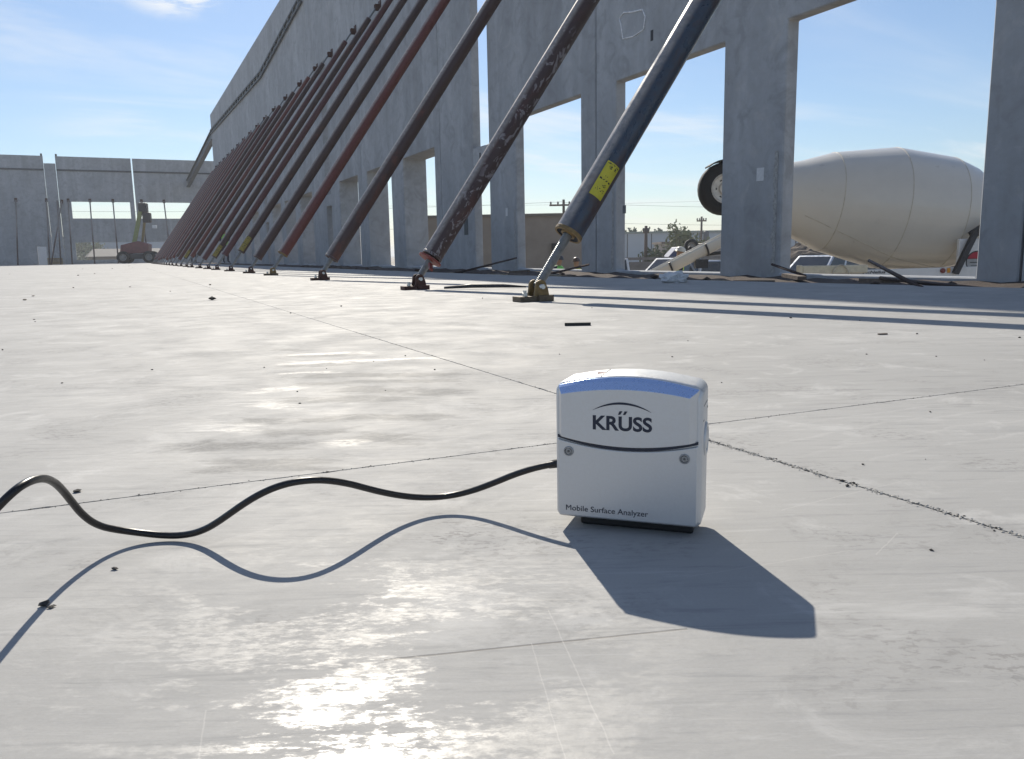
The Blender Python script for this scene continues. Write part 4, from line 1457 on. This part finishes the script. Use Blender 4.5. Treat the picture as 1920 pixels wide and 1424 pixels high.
for z0, z1, nm, m_ in ((0.06, 0.185, 'logo_top', simple('red_logo_field', (0.42, 0.02, 0.045), 0.5)), (-0.185, 0.05, 'logo_field', simple('grey_logo_field', (0.36, 0.37, 0.38), 0.5))):
    vs = []
    for k in range(13):
        zz = z0 + (z1 - z0) * k / 12
        hw_ = sqrt(max(0, 0.185 ** 2 - zz ** 2))
        vs += [(1.33 - hw_, -1.1965, 1.57 + zz), (1.33 + hw_, -1.1965, 1.57 + zz)]
    MB().add(vs, [(2 * k, 2 * k + 1, 2 * k + 3, 2 * k + 2) for k in range(12)]).build(nm, m_, pn_)
MB().box(1.20, 1.44, -1.1985, -1.197, 1.55, 1.565).box(1.22, 1.42, -1.1985, -1.197, 1.49, 1.50).build('logo_bars', M_BLACK, pn_)
b = MB()
pr = [(2.75, 0.7), (4.7, 0.7), (4.75, 1.7), (4.45, 2.75), (3.0, 2.85), (2.75, 2.6)]
b.loft([[(x, -1.15, z) for x, z in pr], [(x, 1.15, z) for x, z in pr]])
cab = b.build('cab', M_WHITE, mx, bevel=0.06)
MB().box(3.1, 4.35, -1.16, -1.151, 1.75, 2.5).build('cab_window', M_GLASS, cab)
for x in (-2.2, -0.85, 3.6):
    for y in (-1.0, 1.0):
        wheel(mx, x, y, 0.52, 0.52, 0.32)


# ------------------------------------------------------------------ parked vehicles
def vehicle(name, loc, rz, L, Wd, Hh, kind, paint, label):
    root = empty(name, loc, rz)
    bl = 0.56 * Hh                       # belt line
    hx = L / 2
    b = MB()
    pr = [(-hx, .35), (-hx + .1, .22), (hx - .12, .22), (hx, .38), (hx - .03, bl * .82), (hx - .25, bl * .92), (hx * .42, bl + .02), (-hx + .08, bl + .02), (-hx, bl * .8)]
    ins = 0.06
    b.loft([[(x * .985, -Wd / 2 + ins, z if z > .3 else z + .03) for x, z in pr], [(x, -Wd / 2, z) for x, z in pr], [(x, Wd / 2, z) for x, z in pr], [(x * .985, Wd / 2 - ins, z if z > .3 else z + .03) for x, z in pr]])
    body = b.build('body', paint, root, bevel=0.05, seg=2)
    if kind == 'suv':
        x0, x1, x2, x3 = -hx + .05, -hx + .30, hx * .10, hx * .44
    elif kind == 'pickup':
        x0, x1, x2, x3 = -hx * .18, -hx * .14, hx * .16, hx * .46
    else:
        x0, x1, x2, x3 = -hx + .45, -hx * .38, hx * .05, hx * .50
    wb, wt = Wd * .93 / 2, Wd * .76 / 2
    low = [(x0, -wb, bl), (x3, -wb, bl), (x3, wb, bl), (x0, wb, bl)]
    hi = [(x1, -wt, Hh), (x2, -wt, Hh), (x2, wt, Hh), (x1, wt, Hh)]
    gh = MB().loft([low, hi])
    green = gh.build('cabin', paint, root, bevel=0.04, seg=2)

    def pane(nm, q, parent):
        q = [Vector(v) for v in q]
        c = sum(q, Vector()) / 4
        nrm = (q[1] - q[0]).cross(q[2] - q[0]).normalized()
        if nrm.dot(c - Vector(((x0 + x3) / 2, 0, bl))) < 0:
            nrm = -nrm
        v = [c + (p - c) * .86 + nrm * .012 for p in q] + [c + (p - c) * .86 - nrm * .02 for p in q]
        MB().add(v, [(0, 1, 2, 3), (7, 6, 5, 4), (0, 4, 5, 1), (1, 5, 6, 2), (2, 6, 7, 3), (3, 7, 4, 0)]).build(nm, M_GLASS, parent)
    L0, L1, L2, L3 = [Vector(v) for v in low]
    H0, H1, H2, H3 = [Vector(v) for v in hi]
    pane('windshield', (L1, L2, H2, H1), root)
    pane('rear_window', (L3, L0, H0, H3), root)
    ns = {'suv': 3, 'pickup': 1}.get(kind, 2)
    for sA, sB, tA, tB in ((L0, L1, H0, H1), (L3, L2, H3, H2)):
        for k in range(ns):
            f0, f1 = k / ns, (k + 1) / ns
            pane('side_window', (sA.lerp(sB, f0), sA.lerp(sB, f1), tA.lerp(tB, f1), tA.lerp(tB, f0)), root)
    if kind == 'suv':
        for sy in (-1, 1):
            MB().tube([(x1 + .2, sy * wt * .9, Hh + .04), (x2 - .1, sy * wt * .9, Hh + .04)], .02, 6).build('roof_rail', M_DSTEEL, root)
    if kind == 'pickup':
        MB().box(-hx + .12, x0 - .06, -Wd / 2 + .14, Wd / 2 - .14, bl + .005, bl + .024).build('bed_liner', M_DSTEEL, root)
    for sy in (-1, 1):
        MB().box(hx - .10, hx - .012, sy * Wd * .36 - .16, sy * Wd * .36 + .16, bl * .62, bl * .80).build('headlight', M_CHROME, root, bevel=0.02)
        MB().box(x3 - .28, x3 - .12, sy * (wb + .12) - .09, sy * (wb + .12) + .09, bl + .02, bl + .16).build('mirror', paint, root, bevel=0.03)
        for wx_ in (-hx * .58, hx * .62):
            wheel(root, wx_, sy * (Wd / 2 - .10), .36, .36, .22)
    tag(root, label, 'car' if kind != 'pickup' else 'pickup truck')
    return root


M_SILV = simple('silver_car_paint', (0.52, 0.55, 0.60), 0.28, 0.35, 0.03, 4, coat=0.6)
M_WCAR = simple('white_car_paint', (0.76, 0.77, 0.78), 0.25, 0.0, 0.03, 4, coat=0.6)
vehicle('parked_car', (22.0, 20.6, YARD), R(-172), 4.6, 1.86, 1.62, 'suv', M_SILV, 'silver estate car with roof rails facing left below the mixer drum')
vehicle('parked_car', (18.7, 24.6, YARD), R(-158), 4.4, 1.80, 1.60, 'sedan', M_WCAR, 'bright white car glinting in the sun behind the lower end of the chute')
vehicle('parked_pickup', (17.05, 25.9, YARD), R(150), 5.2, 1.95, 1.62, 'pickup', M_WCAR, 'white pickup cab with a dark window at the left edge of the chute bay')
vehicle('parked_pickup', (18.6, 22.6, YARD), R(-26), 5.2, 1.90, 1.52, 'pickup', M_SILV, 'silver pickup standing behind the mixer chute')

# small loader with a lifted dark wheel
ld = empty('small_loader', (25.6, 32.6, YARD), RZC)
b = MB()
pr = [(-1.3, .5), (1.2, .5), (1.3, 1.2), (.7, 1.55), (.5, 2.0), (-.6, 2.05), (-1.2, 1.4)]
b.loft([[(x, -.7, z) for x, z in pr], [(x, .7, z) for x, z in pr]])
b.build('body', simple('blue_machine_paint', (0.05, 0.07, 0.16), 0.5), ld, bevel=0.04)
wheel(ld, 0.05, -0.85, 2.08, .34, .25, 'lifted_wheel')
MB().tube([(0.05, -.7, 2.08), (1.9, -.5, 2.2), (2.6, -.4, 1.6)], .09, 8).build('lift_arm', M_DSTEEL, ld)
for x in (-.8, .8):
    for y in (-.8, .8):
        wheel(ld, x, y, .42, .42, .3)
tag(ld, 'small blue machine with a dark pale-hubbed wheel raised above the chute', 'machine')

# ------------------------------------------------------------------ workers
M_SKIN = simple('skin', (0.36, 0.22, 0.15), 0.6, 0, 0.05, 20)
M_JEAN = simple('dark_work_clothes', (0.045, 0.05, 0.07), 0.9, 0, 0.15, 20)


def person(loc, rz, vest_col, hat_col, label, lean=0.0, height=1.75):
    root = empty('person', loc, rz)
    k = height / 1.75
    sn, cs = sin(lean), cos(lean)

    def P(x, y, z):
        if z > .95:
            dz = z - .95
            return Vector((x, y * cs - dz * sn, .95 + dz * cs + y * sn)) * k
        return Vector((x, y, z)) * k
    J = {}
    pts, rad, edges = [], [], []

    def j(n_, x, y, z, r, par=None):
        J[n_] = len(pts)
        pts.append(P(x, y, z))
        rad.append(r * k)
        if par:
            edges.append((J[par], J[n_]))
    j('pelvis', 0, 0, .95, .145)
    j('waist', 0, 0, 1.12, .135, 'pelvis')
    j('chest', 0, .0, 1.33, .155, 'waist')
    j('neck', 0, 0, 1.49, .06, 'chest')
    j('chin', 0, -.015, 1.56, .075, 'neck')
    j('head', 0, -.01, 1.66, .098, 'chin')
    j('crown', 0, .005, 1.735, .07, 'head')
    for s_, n_ in ((-1, 'l'), (1, 'r')):
        j('sh' + n_, s_ * .19, 0, 1.42, .068, 'chest')
        j('el' + n_, s_ * .25, -.02, 1.14, .046, 'sh' + n_)
        j('wr' + n_, s_ * .24, -.16, .93, .032, 'el' + n_)
        j('ha' + n_, s_ * .235, -.22, .86, .04, 'wr' + n_)
        j('hi' + n_, s_ * .10, 0, .90, .10, 'pelvis')
        j('kn' + n_, s_ * .12, -.02, .50, .062, 'hi' + n_)
        j('an' + n_, s_ * .12, .02, .10, .042, 'kn' + n_)
        j('to' + n_, s_ * .13, -.14, .04, .04, 'an' + n_)
    me = bpy.data.meshes.new('body')
    me.from_pydata([tuple(p) for p in pts], edges, [])
    tmp = bpy.data.objects.new('body_tmp', me)
    COL.objects.link(tmp)
    md = tmp.modifiers.new('skin', 'SKIN')
    for i, v in enumerate(me.skin_vertices[0].data):
        v.radius = (rad[i], rad[i])
        v.use_root = (i == 0)
    tmp.modifiers.new('sub', 'SUBSURF').levels = 1
    dg = bpy.context.evaluated_depsgraph_get()
    bm_ = bpy.data.meshes.new_from_object(tmp.evaluated_get(dg))
    bpy.data.objects.remove(tmp)
    bm_.materials.clear()
    bm_.materials.append(M_JEAN)
    bm_.materials.append(M_SKIN)
    zc_ = P(0, 0, 1.50).z
    for p in bm_.polygons:
        p.use_smooth = True
        if p.center.z > zc_ and abs(p.center.x) < .15:
            p.material_index = 1
    bo = bpy.data.objects.new('body', bm_)
    COL.objects.link(bo)
    bo.parent = root
    rings = []
    for z, rx, ry in ((.93, .185, .165), (1.10, .180, .158), (1.30, .205, .172), (1.42, .215, .14), (1.49, .10, .09)):
        rings.append([P(rx * cos(2 * pi * q / 16), ry * sin(2 * pi * q / 16), z) for q in range(16)])
    MB().loft(rings, 0, True, False, True).build('vest', simple('hi_vis_vest', vest_col, 0.7, 0, 0.15, 12), root)
    hr = []
    for z, r_ in ((1.665, .135), (1.672, .118), (1.72, .110), (1.765, .08), (1.785, .03)):
        hr.append([P(r_ * cos(2 * pi * q / 14), r_ * 1.1 * sin(2 * pi * q / 14) - .01, z) for q in range(14)])
    MB().loft(hr, 0, True).build('hard_hat', simple('hat_shell', hat_col, 0.4), root)
    tag(root, label, 'person')
    return root


person((10.77, 19.34, YARD + 0.12), R(30), (0.18, 0.62, 0.12), (0.05, 0.05, 0.055), 'worker in a bright green vest behind the rod of the nearest brace', 0.10, 1.66)
person((11.25, 19.10, YARD + 0.08), R(-40), (0.45, 0.48, 0.08), (0.07, 0.045, 0.035), 'worker in a dull yellow vest beside the green-vested one', 0.05, 1.64)
person((11.86, 15.60, YARD + 0.16), R(80), (0.50, 0.72, 0.04), (0.6, 0.6, 0.55), 'worker in a lime vest half hidden under the mixer chute', 0.25, 1.80)
person((4.9, 44.2, 0), R(20), (0.30, 0.60, 0.10), (0.5, 0.5, 0.5), 'worker in a green vest standing among the far braces', 0.0)
person((4.3, 57.0, 0), R(0), (0.50, 0.05, 0.06), (0.7, 0.7, 0.68), 'worker in red standing among the farthest braces', 0.0)

# ------------------------------------------------------------------ boom lift in front of the end wall
lf = empty('boom_lift', (1.25, 71.5, 0), R(-12))
b = MB().box(-1.35, 1.35, -.8, .8, .35, .75)
b.build('chassis', M_DSTEEL, lf, bevel=0.05)
b = MB()
pr = [(-1.2, .78), (.9, .78), (.95, 1.5), (.2, 1.75), (-1.1, 1.45)]
b.loft([[(x, -.75, z) for x, z in pr], [(x, .75, z) for x, z in pr]])
b.build('turret', simple('faded_red_paint', (0.17, 0.055, 0.058), 0.5, 0, 0.2, 6), lf, bevel=0.06)
MB().tube([(-.25, -.25, 1.3), (.55, -.25, 4.3)], .20, 4, smooth=False).build('boom', simple('dull_yellow_green_paint', (0.22, 0.25, 0.10), 0.55), lf)
MB().tube([(.25, .28, 1.2), (.75, .28, 3.9)], .12, 4, smooth=False).build('boom', simple('ochre_boom_paint', (0.22, 0.16, 0.06), 0.55), lf)
MB().box(.35, 1.0, -.4, .4, 4.0, 4.75).box(.6, 1.2, -.35, .35, 3.2, 4.0).build('boom_head', M_DSTEEL, lf, bevel=0.08)
MB().box(1.25, 1.55, -.2, .2, 2.75, 3.0).build('work_light', M_PAPER, lf, bevel=0.03)
for x in (-.95, .95):
    for y in (-.85, .85):
        wheel(lf, x, y, .48, .48, .34)
tag(lf, 'red and dark boom lift with upright yellow green boom before the far wall', 'boom lift')
b = MB()
for k in range(5):
    b.box(-.55, .55, -.3, .3, .02 + .11 * k, .11 + .11 * k)
o = b.build('timber_stack', simple('stacked_tan_timber', (0.30, 0.21, 0.11), 0.85, 0, 0.3, 6))
o.location = (-5.0, 77.2, 0)
tag(o, 'stack of tan timber below the doorway of the far wall', 'timber stack')
o = MB().box(-.14, .14, -.14, .14, 0, .03).box(-.10, .10, -.10, .10, .03, .78, taper=.4).build('marker_post', M_PAPER)
o.location = (3.2, 70.5, 0)
tag(o, 'pale marker cone right of the boom lift', 'marker cone')

# ------------------------------------------------------------------ background
M_BLOCK = simple('brown_grey_block_wall', (0.31, 0.275, 0.245), 0.9, 0, 0.16, 1.2, 0.1)
bd = empty('low_building', (13.2, 24.6, YARD), RZC)
MB().box(-4.9, 1.6, 0, 6, 0, 3.13).build('wall', M_BLOCK, bd)
MB().box(-5.0, 1.7, -.08, 6.1, 3.13, 3.22).build('coping', simple('dull_coping', (0.22, 0.20, 0.18), .8), bd)
MB().box(0.25, 0.55, -.12, -.002, 1.7, 2.2).build('wall_lamp', M_DSTEEL, bd)
tag(bd, 'brown grey low building behind the workers, flat topped', 'building')
M_METAL = simple('grey_blue_siding', (0.42, 0.46, 0.50), 0.6, 0.05, 0.06, 0.6)
bd = empty('metal_warehouse', (62.0, 93.0, YARD), atan2(-5.6, 11.5))
MB().box(-6, 34, 0, 30, 0, 4.25).build('wall', M_METAL, bd)
MB().box(-6.3, 34.3, -.3, 30.3, 4.25, 4.5).build('roof', simple('green_grey_roof_edge', (0.22, 0.26, 0.23), .6), bd)
for k in range(12):
    MB().box(-5.9 + 3.3 * k, -5.78 + 3.3 * k, -.06, -.002, 0.0, 4.2).build('siding_joint', M_LEDG, bd)
tag(bd, 'long grey blue warehouse far behind the chute', 'building')
bd = empty('brown_shed', (50.5, 65.5, YARD), RZC)
MB().box(-1.6, 6, 0, 5, 0, 2.55).build('wall', M_BLOCK, bd)
MB().box(-1.8, 6.2, -.2, 5.2, 2.55, 2.75).build('roof', M_WOOD, bd)
tag(bd, 'brown shed in front of the grey blue warehouse', 'building')
bd = empty('metal_warehouse', (-30.0, 215.0, YARD), R(-4))
MB().box(-60, 75, 0, 40, 0, 7.2).build('wall', simple('hazy_blue_siding', (0.28, 0.34, 0.42), .7, 0, .08, .2), bd)
MB().box(-60.4, 75.4, -.4, 40.4, 7.2, 7.6).build('roof', M_METAL, bd)
tag(bd, 'long hazy blue warehouse seen through the low windows of the end wall', 'building')
bd = empty('brown_shed', (0.5, 150.0, YARD), R(5))
MB().box(-5, 6, 0, 6, 0, 2.6).build('wall', M_WOOD, bd)
b = MB()
b.loft([[(-5.6, -.6, 2.6), (6.6, -.6, 2.6), (6.6, 6.6, 2.6), (-5.6, 6.6, 2.6)], [(-4.4, 3, 3.9), (6.0, 3, 3.9), (6.0, 3.1, 3.9), (-4.4, 3.1, 3.9)]])
b.build('roof', simple('dusty_roof', (0.20, 0.18, 0.16), .8), bd)
tag(bd, 'brown shed with pale roof seen through the low window of the end wall', 'building')

# dirt mound behind the silver car
b2 = bmesh.new()
bmesh.ops.create_grid(b2, x_segments=60, y_segments=40, size=1)
for v in b2.verts:
    r_ = min(1, v.co.length)
    hgt = (1 - r_ ** 2) * 2.5 * (1 + .35 * fbm(v.co.x * 3, v.co.y * 3, 5)) + .25 * fbm(v.co.x * 14, v.co.y * 14, 3) * (1 - r_)
    v.co = Vector((v.co.x * 9, v.co.y * 5, max(-.1, hgt)))
me = bpy.data.meshes.new('dirt_mound')
b2.to_mesh(me)
b2.free()
me.materials.append(dirt_material('brown_spoil_heap', (0.13, 0.10, 0.08), (0.22, 0.18, 0.14), 1.5))
o = bpy.data.objects.new('dirt_mound', me)
COL.objects.link(o)
o.location = (37.5, 32.5, YARD)
o.rotation_euler = (0, 0, RZC)
o['kind'] = 'structure'

# timber fence behind the cars
M_FENCE = simple('grey_fence', (0.20, 0.19, 0.185), .85, 0, .2, 4)
fn = empty('yard_fence', (22.0, 33.0, YARD), RZC)
for k in range(14):
    MB().box(-8 + k, -7.92 + k, -.04, .04, 0, 1.62).build('post', M_FENCE, fn)
MB().box(-8, 5.2, -.065, -.041, 1.45, 1.58).box(-8, 5.2, -.065, -.041, .3, 1.36).build('rail_panel', M_FENCE, fn)
tag(fn, 'low grey fence with posts behind the parked vehicles', 'fence')

M_LEAF = simple('dusty_leaf', (0.15, 0.17, 0.085), .8, 0, .45, 3)
M_LEAF2 = simple('dark_leaf', (0.085, 0.11, 0.06), .8, 0, .45, 3)
M_BARK = simple('bark', (0.12, 0.09, 0.07), .9, 0, .3, 8)


def tree(loc, H, spread, nleaf, label, leaf=M_LEAF, seed=1, lsz=.16, airy=False, base=.35, name='tree'):
    rn = random.Random(seed)
    root = empty(name, loc, rn.uniform(0, 6))
    b = MB()
    b.tube([(0, 0, 0), (.05, 0, H * .35), (.0, .05, H * .62)], [H * .03, H * .022, H * .012], 7)
    tips = []
    for k in range(13 if airy else 9):
        a = rn.uniform(0, 6.28)
        z0 = H * rn.uniform(.2, .55)
        ln = spread * rn.uniform(.5, 1.0)
        e = Vector((ln * cos(a), ln * sin(a), z0 + (H * rn.uniform(.3, .5) if airy else H * rn.uniform(.1, .4))))
        md_ = Vector((e.x * .45, e.y * .45, z0 + (e.z - z0) * .6))
        b.tube([(0, 0, z0), md_, e], [H * .012, H * .008, H * .003], 5)
        tips += [md_, e, (md_ + e) / 2]
    b.build('trunk', M_BARK, root)
    cr_ = MB()
    for q in range(nleaf):
        c = tips[rn.randrange(len(tips))] + Vector((rn.gauss(0, 1), rn.gauss(0, 1), rn.gauss(0, .8))) * spread * .22
        if c.z < H * base * .5:
            c.z = H * base * rn.uniform(.5, 1.2)
        M3 = Euler((rn.uniform(0, 6), rn.uniform(0, 6), rn.uniform(0, 6))).to_matrix()
        s_ = lsz * rn.uniform(.5, 1.3)
        cr_.add([c + M3 @ Vector(v) * s_ for v in ((-1, -.4, 0), (1, -.5, .2), (.9, .5, 0), (-.8, .6, -.2))], [(0, 1, 2, 3)])
    cr_.build('crown', leaf, root, recalc=False)
    tag(root, label, 'tree')
    return root


tree((44.6, 57.5, YARD), 3.9, 1.35, 800, 'airy dusty green tree with thin tall shoots left of the lifted wheel', M_LEAF, 3, .13, True)
tree((46.4, 56.7, YARD), 3.0, .9, 450, 'smaller sparse brown green tree beside the airy one', M_LEAF, 8, .12, True)
tree((36.4, 49.9, YARD), 2.15, 1.05, 600, 'dark green bush before the grey blue warehouse', M_LEAF2, 4, .13, False, .3, 'bush')
tree((71.0, 105.0, YARD), 6.3, 1.9, 500, 'round dark tree top rising behind the warehouse roof', M_LEAF2, 5, .25)
tree((74.5, 103.5, YARD), 6.0, 1.6, 400, 'second lower tree top behind the warehouse roof', M_LEAF2, 6, .25)
tree((-6.9, 205.0, YARD), 7.4, 4.2, 900, 'green tree seen through the lower left window of the end wall', M_LEAF, 7, .4)


def pole(loc, H, arm, label, transformer=False, rz=RZC):
    root = empty('utility_pole', loc, rz)
    MB().tube([(0, 0, 0), (0, 0, H)], [.16, .11], 8).build('post', M_BARK, root)
    if arm:
        MB().box(-arm, arm, -.06, .06, H - .55, H - .40).build('crossarm', M_BARK, root)
        for x in (-arm * .9, -arm * .4, arm * .4, arm * .9):
            MB().lathe([(.05, H - .40), (.09, H - .30), (.05, H - .16)], 6, 0, Matrix.Translation((x, 0, 0))).build('insulator', M_LEDG, root)
    if transformer:
        MB().lathe([(.30, H - 2.9), (.33, H - 2.85), (.33, H - 1.75), (.20, H - 1.6)], 12, 0, Matrix.Translation((.55, 0, 0))).build('transformer', M_LEDG, root)
        MB().box(.1, .55, -.05, .05, H - 1.9, H - 1.8).build('bracket', M_LEDG, root)
    tag(root, label, 'utility pole')


pole((35.3, 62.1, YARD), 6.46, 1.25, 'utility pole with crossarm and transformer in the bay behind the nearest brace', True)
pole((35.8, 50.45, YARD), 3.75, 0.22, 'short plain dark pole before the grey blue warehouse')
pole((59.4, 73.0, YARD), 5.6, 0.55, 'thin utility pole between the airy tree and the lifted wheel', True)
for i, (a, c, lab) in enumerate((((35.3, 62.1, 4.55), (90.0, 55.0, 4.9), 'top overhead wire running right from the transformer pole'),
                                 ((35.3, 62.1, 4.62), (-20.0, 95.0, 5.6), 'top overhead wire running left from the transformer pole'),
                                 ((35.3, 62.1, 2.9), (90.0, 52.0, 3.1), 'lower overhead wire running right from the transformer pole'),
                                 ((35.3, 62.1, 2.8), (-20.0, 96.0, 3.7), 'lower overhead wire running left from the transformer pole'),
                                 ((20.0, 118.0, 7.6), (90.0, 80.0, 7.2), 'highest overhead wire crossing the sky behind the bays'))):
    A_, C_ = Vector(a), Vector(c)
    pts = [A_.lerp(C_, k / 16) - Vector((0, 0, 1.0)) * (4 * (k / 16) * (1 - k / 16)) * .6 for k in range(17)]
    o = MB().tube(pts, .013, 4).build('overhead_wire', M_DSTEEL)
    tag(o, lab, 'wire')

# ------------------------------------------------------------------ thin bright air over the site
hz = bpy.data.materials.new('pale_site_haze')
hz.use_nodes = True
t = NT(hz.node_tree)
vol = t.node('ShaderNodeVolumePrincipled', ins={'Color': (0.90, 0.94, 1.0, 1), 'Density': 0.0009, 'Anisotropy': 0.25})
o_ = t.node('ShaderNodeOutputMaterial')
t.link(vol.outputs[0], o_.inputs['Volume'])
o = MB().box(-2600, 2620, -2600, 2640, YARD - 1.3, 13.0).build('haze', hz)
o['kind'] = 'stuff'
